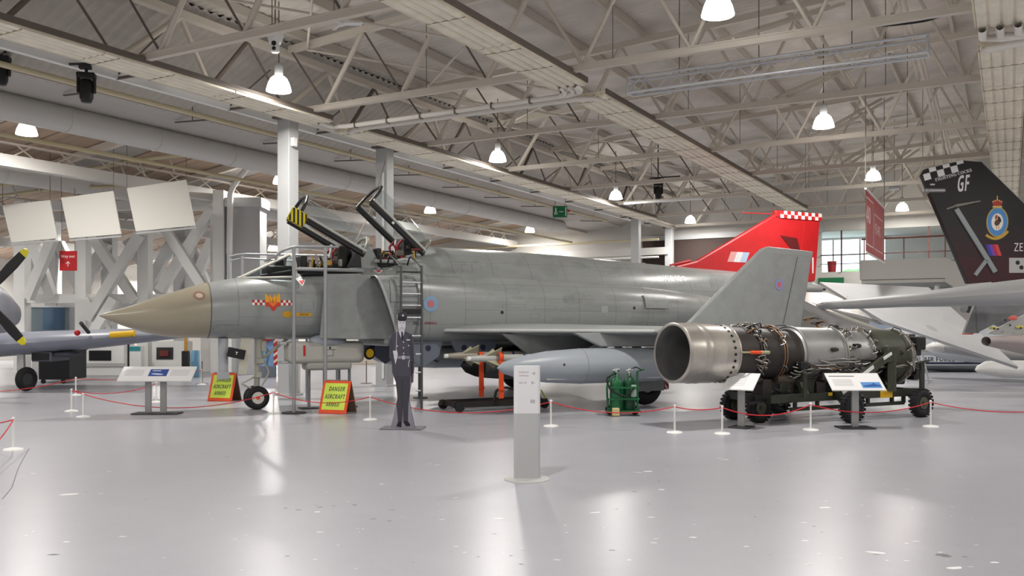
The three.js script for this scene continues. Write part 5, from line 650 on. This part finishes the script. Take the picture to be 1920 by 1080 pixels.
{ // aircraft parts beyond
  const T = (px, py, d) => V((px - 960) / F * d, EYE + (HOR - py) / F * d, -d);
  const wing = (name, lab, rows, m, edge) => { const o = thing(name, lab, 'aircraft', V(0, 0, 0), TH); obj('wing_shell', grid(24, rows.length - 1, (u, v) => { const [x, y, d, h, c] = rows[Math.round(v * (rows.length - 1))], a = u * 6.2832, p = T(x, y, d); return p.add(V(0, h * Math.sin(a), c * Math.cos(a))); }), m, o); return o; };
  const w1 = wing('training_jet', 'pale jet wing with rounded white tip low behind the tailplane', [[1731, 657, 27, 0.01, 0.05], [1736, 655, 27, 0.1, 0.3], [1755, 651, 27, 0.16, 0.6], [1790, 651, 26.6, 0.2, 0.8], [1860, 664, 26, 0.17, 0.9], [1960, 672, 25.6, 0.16, 1.0]], M.lightgrey);
  obj('white_tip', [sphere(0.3, 0, 0, 0, 18, 12).scale(1, 0.5, 1).translate(T(1750, 652, 26.9).x, T(1750, 652, 26.9).y, -26.7)], M.white, w1); obj('gear_leg', rod(V(T(1960, 672, 25.6).x, 0, -25.6), V(T(1960, 672, 25.6).x, 0.7, -25.6), 0.06), M.lightgrey, w1);
  const w2 = wing('white_tip_tank', 'white rounded wing tank on a short leg under the pale jet belly', [[1828, 694, 24, 0.01, 0.02], [1834, 692, 24, 0.1, 0.12], [1850, 690, 24, 0.19, 0.22], [1880, 692, 24, 0.24, 0.26], [1990, 694, 24, 0.25, 0.26]], M.white); w2.userData.label = 'white rounded wing tank on a short leg under the pale jet belly'; w2.userData.category = 'fuel tank';
  obj('stand_leg', rod(V(T(1935, 694, 24).x, 0, -24), V(T(1935, 694, 24).x, 0.3, -24), 0.07), M.lightgrey, w2);
  // far transport fuselage with name
  const fz = thing('transport_plane', 'far white and grey transport fuselage lettered in navy with a stripe', 'aircraft', V(0, 0, 0), TH);
  const fx = T(1700, 660, 30).x; obj('fuselage', [loft(stations([[0, 1.2, 0.4, 0.7, 0, 0.2, 2], [1.5, 1.6, 0.1, 0.7, 0, 0.7, 2], [10, 1.65, 0.08, 0.7, 0, 0.75, 2]]), 0, 10, 20, 32).translate(fx - 1.2, 0, -31)], mat('#aab0b6', 0.45), fz);
  obj('name_stripe', new THREE.PlaneGeometry(5.4, 0.34).translate(T(1830, 676, 30).x, T(1830, 676, 30).y, -30.22), textMat(1024, 64, (g) => { g.fillStyle = '#cfd2d6'; g.fillRect(0, 0, 1024, 64); g.fillStyle = '#1b2440'; g.fillRect(0, 44, 1024, 14); g.font = 'bold 40px sans-serif'; g.fillText('ROYAL AIR FORCE', 60, 40); g.strokeStyle = '#1b2440'; g.lineWidth = 5; g.beginPath(); g.arc(470, 30, 14, 0, 7); g.stroke(); }), fz);
  obj('tail', [poly([[fx - 1.6, 1.3], [fx - 0.4, 2.2], [fx + 1.2, 2.25], [fx + 1.0, 1.4]], 0.15, 0.03).translate(0, 0, -31.2)], mat('#8e9aab', 0.5), fz);
  // A-frame stand with yoke
  const sx = gnd(1716, 716), s = thing('work_stand', 'tall metal A-frame work stand behind the engine front', 'stand', V(sx.x, 0, sx.z), TH), m = M.alu;
  for (const [x, z] of [[-0.3, 0.2], [0.3, 0.2], [-0.3, -0.2], [0.3, -0.2]]) obj('leg', rod(V(x, 0, z), V(x * 0.3, 1.05, z * 0.6), 0.025), m, s); obj('rail', [rod(V(-0.4, 0.06, 0.2), V(0.4, 0.06, 0.2), 0.025), rod(V(-0.1, 1.05, 0.1), V(-0.1, 1.8, 0.1), 0.02), rod(V(0.1, 1.05, 0.1), V(0.2, 1.7, 0.1), 0.02)], m, s); obj('head_plate', rbox(0.3, 0.1, 0.3, 0, 1.05, 0), M.lightgrey, s);
  // open bay on the jet behind: dark hatch with orange pipes between the two aircraft
  const hb = thing('engine_bay', 'dark opened engine bay with orange pipes under a silver cowling', 'engine bay', V(0, 0, 0), TH), r = rng(71);
  obj('cowling', [grid(12, 6, (u, v) => T(1500 + u * 150, 560 + u * 56 + v * (14 + 16 * Math.sin(u * 3.1)), 19.6 + v * 0.4).add(V(0, 0, 0.35 * Math.sin(v * 3.14))))], mat('#bdbbb5', 0.35, 0.5), hb);
  obj('bay_back', [grid(2, 2, (u, v) => T(1500 + u * 130, 575 + u * 25 + v * (45 - u * 10), 21.2))], mat('#8b8a86', 0.7), hb);
  for (let i = 0; i < 24; i++) { const x = 1506 + r() * 90, y = 592 + r() * 24; obj('bay_pipe', rod(T(x, y, 20.2), T(x + 4 + r() * 26, y + (r() - 0.4) * 16, 20.1), 0.012 + r() * 0.02, 6), [mat('#7c4420', 0.5), M.steelDark, mat('#a5702c', 0.5), M.black][i % 4], hb); }
  obj('stand_strut', [rod(V(T(1560, 620, 20.3).x, 0, -20.3), V(T(1560, 620, 20.3).x, T(1560, 612, 20.3).y, -20.3), 0.05)], M.darkgrey, hb);
}
// ---------- propeller plane at the left edge ----------
{
  const T = (px, py, d) => V((px - 960) / F * d, EYE + (HOR - py) / F * d, -d);
  const sp_ = thing('propeller_plane', 'grey fighter wing with black yellow-tipped propeller and one wheel', 'aircraft', V(0, 0, 0), TH), wm = mottled(0x8a8e9c, 0.16, 141, 6, 0.4);
  // wing rows: px, y(leading edge), depth, chord, thickness
  const rows = [[-120, 655, 21.2, 2.4, 0.6], [0, 646, 21.2, 2.35, 0.58], [100, 640, 21.3, 2.25, 0.52], [200, 633, 21.4, 2.0, 0.42], [300, 627, 21.6, 1.7, 0.27], [370, 623, 21.9, 1.25, 0.18], [420, 621, 22.2, 0.8, 0.11], [448, 620, 22.5, 0.3, 0.03]];
  const ring = (row, k) => { const [x, y, d, c, th] = row, n = 24, a = k / n * 2, up = a <= 1, cc = up ? a : 2 - a, q = (1 - Math.cos(cc * Math.PI)) / 2, t = 5 * th / 0.2 * 0.2 * (0.2969 * Math.sqrt(q) - 0.126 * q - 0.3516 * q * q + 0.2843 * q ** 3 - 0.1036 * q ** 4); const p = T(x, y, d); return p.add(V(0, up ? t : -t, -c * q)); };
  obj('wing', [grid(24, rows.length - 1, (u, v) => ring(rows[Math.round(v * (rows.length - 1))], u * 24))], wm, sp_);
  obj('yellow_edge', [rod(T(207, 628, 21.4), T(252, 625, 21.46), 0.075, 12)], M.yellow, sp_); obj('cannon_stub', rod(T(152, 606, 20.9), T(166, 623, 21.4), 0.045, 12), M.darkgrey, sp_); obj('gun_cover', sphere(0.07, T(145, 624, 21.2).x, T(145, 624, 21.2).y, -21.2), M.red, sp_);
  obj('well_shade_oval', [sphere(0.3, 0, 0, 0, 18, 10).scale(1.05, 0.25, 1).translate(T(122, 658, 21.7).x, T(122, 660, 21.7).y - 0.05, -21.8)], mat('#4b4f58', 0.6), sp_);  // solid oval, darker than the wing to paint the shade of a recess
  obj('radiator', [rbox(0.5, 0.24, 0.9, T(75, 668, 21.5).x, T(75, 669, 21.5).y, -22.0, 0.04)], mat('#5c606b', 0.5), sp_); obj('mouth_shade_sheet', [box(0.42, 0.17, 0.02, T(74, 668, 21.5).x, T(75, 669, 21.5).y, -21.545)], M.black, sp_);  // flat black sheet painted as the shade inside the radiator intake
  const gx = gnd(51, 733), gl = T(51, 733, gd(733)); const leg = obj('undercarriage_leg', [rod(V(gl.x - 0.06, 0.3, -21.7), V(gl.x - 0.1, 1.1, -21.7), 0.05), box(0.16, 0.6, 0.02, gl.x - 0.1, 0.6, -21.6)], M.lightgrey, sp_); obj('tyre', [new THREE.TorusGeometry(0.21, 0.085, 12, 26).rotateY(1.2).translate(gl.x + 0.02, 0.295, -21.65)], M.rubber, leg); obj('wheel_hub', [new THREE.CylinderGeometry(0.15, 0.15, 0.1, 20).rotateX(Math.PI / 2).rotateY(1.2).translate(gl.x + 0.02, 0.295, -21.65)], M.darkgrey, leg);
  obj('fuselage', [loft(stations([[0, 2.75, 1.55, 2.15, 0, 0.45, 2], [1.2, 2.9, 1.3, 2.1, 0, 0.6, 2.1], [4, 2.8, 1.25, 2.0, 0, 0.55, 2.1], [7, 2.3, 1.6, 1.95, 0, 0.2, 2]]), 0, 7, 20, 32).rotateY(Math.PI / 2 + 0.3).translate(T(-115, 560, 21).x, 0, -21.2)], wm, sp_);
  obj('engine_cowl', [loft(stations([[0, 0.5, -0.5, 0, 0, 0.42, 2], [1.5, 0.7, -0.7, 0, 0, 0.6, 2]]), 0, 1.5, 6, 24).rotateY(Math.PI / 2 + 0.25).translate(T(-78, 556, 20.8).x, T(-36, 572, 20.8).y, -20.3)], mat('#4c5058', 0.35), sp_);
  const hub = T(-32, 556, 20.2), spn = obj('spinner', [lathe([[0, 0.55], [0.12, 0.45], [0.22, 0.25], [0.26, 0]], 24).rotateX(Math.PI / 2).translate(hub.x, hub.y, hub.z)], M.black, sp_);
  const blade = (tx, ty) => { const tip = T(tx, ty, 20.1), d = tip.clone().sub(hub), L = d.length(), ang = Math.atan2(d.y, d.x), o = obj('propeller_blade', poly([[0.1, -0.06], [0.5, -0.1], [1.0, -0.12], [L - 0.16, -0.1], [L - 0.16, 0.1], [0.9, 0.12], [0.1, 0.06]], 0.05, 0.02).rotateZ(ang).translate(hub.x, hub.y, hub.z), M.black, sp_); obj('yellow_tip', poly([[L - 0.17, -0.1], [L - 0.03, -0.06], [L, 0], [L - 0.03, 0.07], [L - 0.17, 0.1]], 0.052, 0.02).rotateZ(ang).translate(hub.x, hub.y, hub.z), mat('#d9cf22', 0.5), o); };
  blade(47, 467); blade(42, 646); blade(-150, 556);
  obj('tail_wheel', [new THREE.TorusGeometry(0.12, 0.05, 8, 18).translate(T(-120, 700, 24).x, 0.17, -24), rod(V(T(-120, 700, 24).x, 0.17, -24), V(T(-120, 700, 24).x, 1.5, -24), 0.04)], M.rubber, sp_);
}
// ---------- white braced frames and exhibits behind ----------
{
  const T = (px, py, d) => V((px - 960) / F * d, EYE + (HOR - py) / F * d, -d), wm = M.white, gm = mottled(0xb9bbbb, 0.06, 151, 4, 0.6);
  const frame = (lab, d, posts, xs, yTop, yBot, w, m) => { const o = thing('braced_frame', lab, 'frame', V(0, 0, 0), TH); for (const p of posts) { const a = T(p, yTop, d); obj('post', bar(V(a.x, 0, -d), a, w * 1.2, w * 1.4), m, o); } xs.forEach(([x0, y0, x1, y1], i) => { const dd = i % 2 * 0.33; obj('brace', bar(T(x0, y0, d - 0.1 - dd), T(x1, y1, d - 0.1 - dd), w, w), m, o); }); const l = T(posts[0], 665, d), r = T(posts[posts.length - 1], 665, d); for (const yy of [yBot, yTop + 8]) obj('waling', bar(T(posts[0], yy, d), T(posts[posts.length - 1], yy, d), w, w), m, o); return o; };
  frame('front white timber frame with large crossed braces behind the jet nose', 30, [42, 156, 272, 408], [[173, 443, 255, 565], [262, 440, 165, 600], [398, 392, 300, 545], [310, 430, 392, 555], [60, 450, 98, 560], [98, 450, 52, 560], [160, 560, 215, 650], [215, 560, 160, 650, 0.2]], 378, 560, 0.3, wm);
  frame('rear grey-white timber frame seen between the front crossed braces', 33.5, [100, 205, 340], [[110, 455, 160, 560], [200, 455, 130, 590], [240, 450, 330, 590], [325, 450, 250, 590], [350, 450, 398, 560], [398, 450, 352, 560]], 395, 575, 0.34, gm);
  // three hanging boards
  for (const [q, lab] of [[[[5, 385], [94, 375], [108, 447], [22, 455]], 'blank cream board hanging nearest the propeller, first of three'], [[[115, 371], [213, 358], [228, 439], [131, 447]], 'blank cream board hanging between two others above the red sign'], [[[238, 353], [349, 337], [366, 423], [255, 434]], 'largest blank cream board hanging before the white braced frame']]) {
    const d = 26, p = q.map(([x, y]) => T(x, y, d)), n = V(0, 0, 0.04), o = thing('hanging_board', lab, 'board', V(0, 0, 0), TH);
    obj('board', [poly(p.map((v) => [v.x, v.y]), 0.06, 0.01).translate(0, 0, -d)], mat('#ebeae2', 0.6), o); for (const i of [0, 1]) obj('wire', rod(p[i], V(p[i].x, annY(p[i].x * CT - d * ST) + 0.02, -d), 0.008, 5), M.steelDark, o);
    obj('picture_rail', [bar(p[3].clone().add(V(0, -0.06, 0)), p[2].clone().add(V(0, -0.06, 0)), 0.06, 0.05)], gm, o);
  }
  const wo = thing('way_out_sign', 'red hanging sign lettered Way out with a white arrow', 'sign', T(128, 489, 27).applyAxisAngle(UPV, TH), TH); obj('sign_panel', rbox(0.52, 0.6, 0.04, 0, 0, 0, 0.005), M.red, wo);
  obj('lettering', new THREE.PlaneGeometry(0.5, 0.58).translate(0, 0, 0.0212), textMat(256, 300, (g) => { g.fillStyle = '#c21a22'; g.fillRect(0, 0, 256, 300); g.fillStyle = '#f0e8e8'; g.font = 'bold 54px sans-serif'; g.fillText('Way out', 22, 100); g.strokeStyle = '#f0e8e8'; g.lineWidth = 12; g.beginPath(); g.moveTo(128, 240); g.lineTo(128, 165); g.moveTo(96, 198); g.lineTo(128, 164); g.lineTo(160, 198); g.stroke(); }), wo); for (const x of [-0.2, 0.2]) obj('wire', rod(V(x, 0.3, 0), V(x, 2.85, 0), 0.008, 5), M.steelDark, wo);
  // wide pier with downpipe
  const pr = thing('pier', 'broad grey pier with a white downpipe behind the windscreen', 'pier', V(0, 0, 0), TH); const a = T(457, 290, 29); obj('pier_shaft', box(1.05, 5.7, 0.8, a.x, 2.85, -29.4), gm, pr); obj('side_cladding', box(0.35, 4.6, 0.9, T(410, 290, 29).x, 3.7, -29.4), wm, pr);
  obj('downpipe', [pipe([T(480, 268, 28.6), T(475, 300, 28.6), T(432, 355, 28.6), T(430, 475, 28.6)], 0.1), rod(T(430, 475, 28.6), V(T(430, 475, 28.6).x, 0.1, -28.6), 0.08)], M.white, pr); obj('capital', box(1.2, 0.3, 1.0, a.x, 5.6, -29.4), gm, pr);
  // pipe gantry at upper left
  const gn = thing('pipe_gantry', 'yellowed pipe gantry with short droppers above the hanging boards', 'pipe', V(0, 0, 0), TH); obj('main_pipe', [pipe([T(-40, 355, 27), T(270, 298, 27), T(345, 290, 27)], 0.07), pipe([T(-40, 372, 27.4), T(120, 352, 27.4), T(200, 350, 27.4), T(260, 345, 27.4)], 0.05)], mat('#cabf9e', 0.55), gn); for (const x of [20, 65, 110, 180, 225, 260, 315]) obj('dropper', rod(T(x, 345 - x * 0.18, 27), T(x + 12, 372 - x * 0.16, 27), 0.03), M.offwhite, gn);
  // low white partition, plinths and panels below the frames
  const bx = (name, lab, cat, x0, x1, y0, y1, d, dep, m, extra) => { const p = T(x0, y0, d), q = T(x1, y1, d), yb = Math.max(0, q.y), o = thing(name, lab, cat, V(0, 0, 0), TH); obj('body', rbox(q.x - p.x, p.y - yb, dep, (p.x + q.x) / 2, (p.y + yb) / 2, -d - dep / 2, 0.02), m, o); if (extra) extra(o, p, q, d); return o; };
  bx('display_plinth', 'white display plinth with a dark screen below the braced frame', 'plinth', 150, 232, 640, 725, 28.2, 0.8, wm, (o, p, q, d) => { obj('screen', box(0.7, 0.32, 0.02, (p.x + q.x) / 2 - 0.05, p.y - 0.45, -d + 0.012), M.black, o); obj('skirting', box(q.x - p.x + 0.1, 0.1, 0.05, (p.x + q.x) / 2, 0.35, -d + 0.03), gm, o); });
  bx('display_case', 'white display case with dark red exhibit near the ochre pole', 'display case', 285, 345, 640, 720, 29.5, 0.8, wm, (o, p, q, d) => { obj('opening', box(0.55, 0.4, 0.02, (p.x + q.x) / 2 - 0.1, p.y - 0.4, -d + 0.012), M.darkgrey, o); obj('exhibit', rbox(0.3, 0.2, 0.1, (p.x + q.x) / 2 - 0.1, p.y - 0.4, -d + 0.06), mat('#6b2a26', 0.6), o); });  // dark grey sheet on the case front paints the shade of its inside
  bx('leaflet_stand', 'narrow white stand with a teal top beside the plinths', 'stand', 242, 264, 648, 722, 28.5, 0.3, wm, (o, p, q, d) => { obj('teal_panel', box(0.36, 0.14, 0.02, (p.x + q.x) / 2, p.y - 0.1, -d + 0.012), mat('#2f8f96', 0.5), o); obj('black_edge', box(0.05, 1.0, 0.05, p.x - 0.02, 0.75, -d), M.black, o); });
  bx('blue_board', 'leaning light blue board on the floor below the radome', 'board', 357, 374, 657, 712, 27.5, 0.05, mat('#7fb2d2', 0.6), (o, p, q, d) => obj('frame_edge', bar(V(p.x - 0.06, 0.02, -d + 0.1), V(p.x, p.y, -d), 0.03, 0.03), M.offwhite, o));
  bx('ochre_pole', 'black post with ochre upper half under the radome', 'post', 340, 352, 658, 720, 27, 0.2, M.black, (o, p, q, d) => obj('ochre_half', rod(V(p.x + 0.1, p.y, -d - 0.1), V(p.x + 0.1, p.y + 0.4, -d - 0.1), 0.05), mat('#b8862a', 0.5), o));
  bx('exhibit_case', 'glazed case with blue-grey panel behind the propeller plane', 'display case', 58, 131, 575, 635, 31, 1.0, mat('#a9acb0', 0.5), (o, p, q, d) => { obj('blue_panel', box(0.75, 0.8, 0.02, p.x + 0.8, p.y - 0.4, -d + 0.012), mat('#5f7fa3', 0.5), o); obj('glass_front', box(q.x - p.x, 0.95, 0.01, (p.x + q.x) / 2, p.y - 0.45, -d + 0.05), M.glass, o); obj('plinth', box(q.x - p.x, 1.2, 0.9, (p.x + q.x) / 2, 0.6, -d - 0.5), gm, o); obj('rim', box(q.x - p.x + 0.04, 0.05, 0.06, (p.x + q.x) / 2, p.y, -d + 0.04), M.alu, o); });
  bx('dark_crate', 'black equipment trunk on the floor behind the propeller plane wheel', 'trunk', 72, 130, 655, 712, 24.5, 1.0, mat('#1a1a1f', 0.5), (o, p, q, d) => { obj('lid', box(q.x - p.x + 0.04, 0.08, 1.04, (p.x + q.x) / 2, p.y, -d - 0.5), M.black, o); for (const x of [p.x + 0.15, q.x - 0.15]) obj('caster', new THREE.CylinderGeometry(0.06, 0.06, 0.05, 14).rotateX(Math.PI / 2).translate(x, 0.06, -d + 0.03), M.rubber, o); });
  bx('partition', 'long white partition wall behind the jet nose wheel', 'partition', 376, 470, 600, 705, 30.5, 0.2, mat('#d3d2cf', 0.7));
  bx('partition', 'long low cream partition far behind the jet belly', 'partition', 560, 1190, 655, 690, 36.5, 0.2, mat('#d2c8b8', 0.7));
  bx('painting_panel', 'tall blue mural panel with trees behind the nose wheel', 'panel', 484, 518, 628, 712, 27.5, 0.06, textMat(128, 256, (g) => { g.fillStyle = '#7ea6d8'; g.fillRect(0, 0, 128, 256); g.fillStyle = '#4f7390'; g.beginPath(); g.moveTo(40, 60); g.lineTo(90, 100); g.lineTo(70, 180); g.lineTo(100, 256); g.lineTo(30, 256); g.lineTo(58, 150); g.fill(); g.fillStyle = '#6d7884'; g.fillRect(0, 190, 128, 66); }), (o, p, q, d) => { obj('red_beam', bar(T(482, 645, d - 0.1), T(512, 632, d - 0.1), 0.05, 0.14), mat('#8e2026', 0.5), o); obj('striped_edge', box(0.14, 1.15, 0.05, q.x, 0.95, -d + 0.03), textMat(32, 256, (g) => { g.fillStyle = '#e9dcc8'; g.fillRect(0, 0, 32, 256); g.strokeStyle = '#b3262c'; g.lineWidth = 22; for (let i = -1; i < 7; i++) { g.beginPath(); g.moveTo(-6, i * 46 + 34); g.lineTo(40, i * 46); g.stroke(); } }), o); });
  bx('leg_box', 'cream pillar box with small white lamp behind the gun pod', 'pillar', 520, 556, 640, 738, 20.9, 0.4, mat('#d8d5cb', 0.6), (o, p, q, d) => obj('small_lamp', rbox(0.14, 0.14, 0.1, q.x - 0.18, 0.55, -d + 0.06), M.white, o));
  // rope posts in the side hall
  for (const [px, py, lab] of [[687, 719, 'thin dark rope stand far behind the gun pod'], [379, 720, 'thin dark rope stand by the light blue board']]) { const g = gnd(px, py), o = thing('rope_stand', lab, 'rope stand', V(g.x, 0, g.z)); obj('pole', rod(V(0, 0, 0), V(0, 0.62, 0), 0.015, 8), M.steelDark, o); obj('foot', lathe([[0, 0.02], [0.16, 0.015], [0.17, 0]], 20), M.steelDark, o); }
}
// ---------- overhead fittings ----------
{
  const ca = thing('camera_dome', 'white surveillance camera dome hung on a rod above the front lamp', 'camera', at(516, 78, 17.4), TH);
  obj('mount_plate', lathe([[0, 0.32], [0.1, 0.32], [0.17, 0.27], [0.17, 0.24], [0, 0.24]], 20), M.black, ca); obj('housing', lathe([[0.16, 0.24], [0.16, 0.1], [0.12, 0.0], [0.1, -0.05], [0, -0.05]], 24), M.white, ca); obj('lens_block', [rbox(0.17, 0.26, 0.16, 0, -0.1, 0.02, 0.05)], M.white, ca); obj('lens', [sphere(0.05, 0, -0.06, 0.09, 14, 10), sphere(0.04, 0, -0.16, 0.09, 14, 10)], M.black, ca); obj('rod', rod(V(0, 0.3, 0), V(0, 1.3, 0), 0.012, 6), M.steelDark, ca);
  const spot = (p, lab, turn) => { const o = thing('stage_spotlight', lab, 'spotlight', p, turn); obj('lamp_head', [lathe([[0, -0.42], [0.09, -0.42], [0.12, -0.34], [0.13, -0.12], [0.1, 0.0], [0, 0.0]], 14)], M.black, o); obj('yoke', [rbox(0.05, 0.3, 0.1, -0.14, -0.1, 0), rbox(0.05, 0.3, 0.1, 0.14, -0.1, 0), rbox(0.32, 0.1, 0.2, 0, 0.08, 0)], M.black, o); obj('clamp', [rbox(0.22, 0.08, 0.12, -0.02, 0.24, 0), rod(V(0, 0.1, 0), V(0, 0.3, 0), 0.03)], M.darkgrey, o); obj('boom', [rod(V(-0.3, 0.28, 0), V(0.75, 0.36, 0), 0.025)], M.darkgrey, o); return o; };
  spot(at(162, 150, 16.7), 'black stage spotlight clamped to a boom under the eaves beam', TH + 0.2); spot(at(2, 118, 17), 'black stage spotlight hanging beside the red band of the eaves pipe', TH + 0.2); spot(at(1234, 350, 30.5), 'small black projector hanging far off between the roof trusses', TH);
  { const o = scene.children[scene.children.length - 1]; obj('drop_rod', rod(V(0, 0.3, 0), V(0, 8.12 - o.position.y, 0), 0.02), M.darkgrey, o); }
  // aluminium lighting truss
  const lt = thing('lighting_truss', 'long silver lighting truss hanging level below the roof', 'lighting truss', B(0, 0, 16.2)); const a0 = -6.5, a1 = -1.2, y = 6.12, w = 0.29;
  for (const [dy, dz] of [[0, 0], [0, w], [w, 0], [w, w]]) obj('chord_tube', rod(V(a0, y + dy, -dz), V(a1, y + dy, -dz), 0.025, 10), M.alu, lt);
  for (let i = 0; i < 18; i++) { const x = a0 + (a1 - a0) * i / 18, x2 = a0 + (a1 - a0) * (i + 1) / 18, k = i % 2; for (const z of [0, -w]) obj('lattice_bar', rod(V(x, y + (k ? w : 0), z), V(x2, y + (k ? 0 : w), z), 0.009, 6), M.alu, lt); obj('lattice_bar', rod(V(x, y, k ? -w : 0), V(x2, y, k ? 0 : -w), 0.009, 6), M.alu, lt); }
  for (const x of [a0, a1]) obj('end_frame', [rod(V(x, y, 0), V(x, y + w, 0), 0.02), rod(V(x, y, -w), V(x, y + w, -w), 0.02), rod(V(x, y, 0), V(x, y, -w), 0.02), rod(V(x, y + w, 0), V(x, y + w, -w), 0.02)], M.alu, lt); for (const x of [-5.5, -4, -2.4]) obj('hanging_wire', rod(V(x, y + w, -0.15), V(x, 7.9, -0.15), 0.01, 5), M.steelDark, lt);
  one('power_cable', tube([at(1580, 45, 14.6), at(1660, 48, 14.4), at(1740, 38, 14.2), at(1826, 6, 14)], 0.018, 24), M.black, 'black power cable sagging below the roof beside the silver truss', 'cable');
  // strip light fittings, speaker and fan
  for (const [w, px, py, d, lab] of [[2.2, 700, 15, 15.5, 'long white strip fitting under a truss near the camera dome'], [3, 1242, 377, 33, 'thin white strip fitting under the far trusses by the projector'], [2.6, 1575, 350, 31, 'thin white strip fitting below the trusses above the red banner']]) { const p = at(px, py, d), o = thing('strip_fitting', lab, 'light fitting', p); obj('fitting_body', rbox(w, 0.08, 0.13), M.white, o); for (const x of [-w * 0.4, w * 0.4]) obj('drop_rod', rod(V(x, 0, 0), V(x, topY(p.x + x) + 0.3 - p.y, 0), 0.008, 5), M.steelDark, o); }
  { const p = at(1677, 350, 30.5), o = thing('wall_box', 'small grey box on the truss right of the red banner', 'box', p); obj('box_body', rbox(0.34, 0.26, 0.2), M.lightgrey, o); obj('drop_rod', rod(V(0, 0, 0), V(0, topY(p.x) + 0.3 - p.y, 0), 0.01, 5), M.steelDark, o); }
  const fn = thing('ceiling_fan', 'small white three-blade fan under the strip fitting', 'fan', at(640, 44, 15.6), TH); obj('fan_hub', sphere(0.06, 0, 0, 0), M.white, fn); for (let i = 0; i < 3; i++) obj('blade', poly([[0.05, -0.04], [0.35, -0.05], [0.38, 0.03], [0.05, 0.04]], 0.02).rotateX(1.2).rotateY(i * 2.09), M.white, fn); obj('stem', rod(V(0, 0, 0), V(0, 0.5, 0), 0.015), M.white, fn);
  const ex = thing('exit_sign', 'green exit sign with white running figure below the soffit', 'sign', at(1050, 397, 36), TH); obj('sign_box', rbox(0.58, 0.46, 0.06, 0, 0, 0, 0.01), M.green, ex); obj('sign_print', new THREE.PlaneGeometry(0.54, 0.42).translate(0, 0, 0.0312), textMat(128, 96, (g) => { g.fillStyle = '#0f6f45'; g.fillRect(0, 0, 128, 96); g.fillStyle = '#dfeee6'; g.beginPath(); g.arc(24, 20, 7, 0, 7); g.fill(); g.fillRect(18, 28, 12, 26); g.fillRect(10, 54, 10, 22); g.fillRect(28, 54, 10, 20); g.fillRect(54, 46, 40, 6); g.fillRect(114, 6, 10, 84); }), ex); for (const x of [-0.2, 0.2]) obj('wire', rod(V(x, 0.23, 0), V(x, 1.25, 0), 0.01, 5), M.steelDark, ex);
  // red banner hung edge-on
  const p1 = at(1623, 353, 22), p2 = at(1658, 391, 25.8), p3 = at(1657, 495, 25.8), p4 = at(1624, 469, 22), bn = thing('banner', 'large red hanging banner with white lettering seen almost edge-on', 'banner');
  const bm = textMat(512, 256, (g) => { g.fillStyle = '#b3232d'; g.fillRect(0, 0, 512, 256); g.fillStyle = 'rgba(240,225,225,0.9)'; g.font = 'bold 96px sans-serif'; g.fillText('40', 20, 130); g.strokeStyle = '#ecdede'; g.lineWidth = 6; g.strokeRect(20, 30, 170, 190); g.font = '60px sans-serif'; g.fillText('YEARS', 230, 150); g.lineWidth = 4; g.strokeRect(220, 70, 240, 150); });
  const top = p1.y, bot = p4.y, A = p1, Bv = V(p2.x, top, p2.z); const yb = (p4.y + p3.y) / 2, yt = (p1.y + p2.y) / 2;
  obj('cloth', grid(8, 4, (u, v) => V(A.x + (Bv.x - A.x) * u, yb + (yt - yb) * v, A.z + (Bv.z - A.z) * u)), bm, bn); obj('batten', [rod(V(A.x, yt, A.z), V(Bv.x, yt, Bv.z), 0.03), rod(V(A.x, yb, A.z), V(Bv.x, yb, Bv.z), 0.025)], M.white, bn); for (const q of [A, Bv]) obj('wire', rod(V(q.x, yt, q.z), V(q.x, 8.2, q.z), 0.01, 5), M.steelDark, bn);
}
renderer.render(scene, camera);
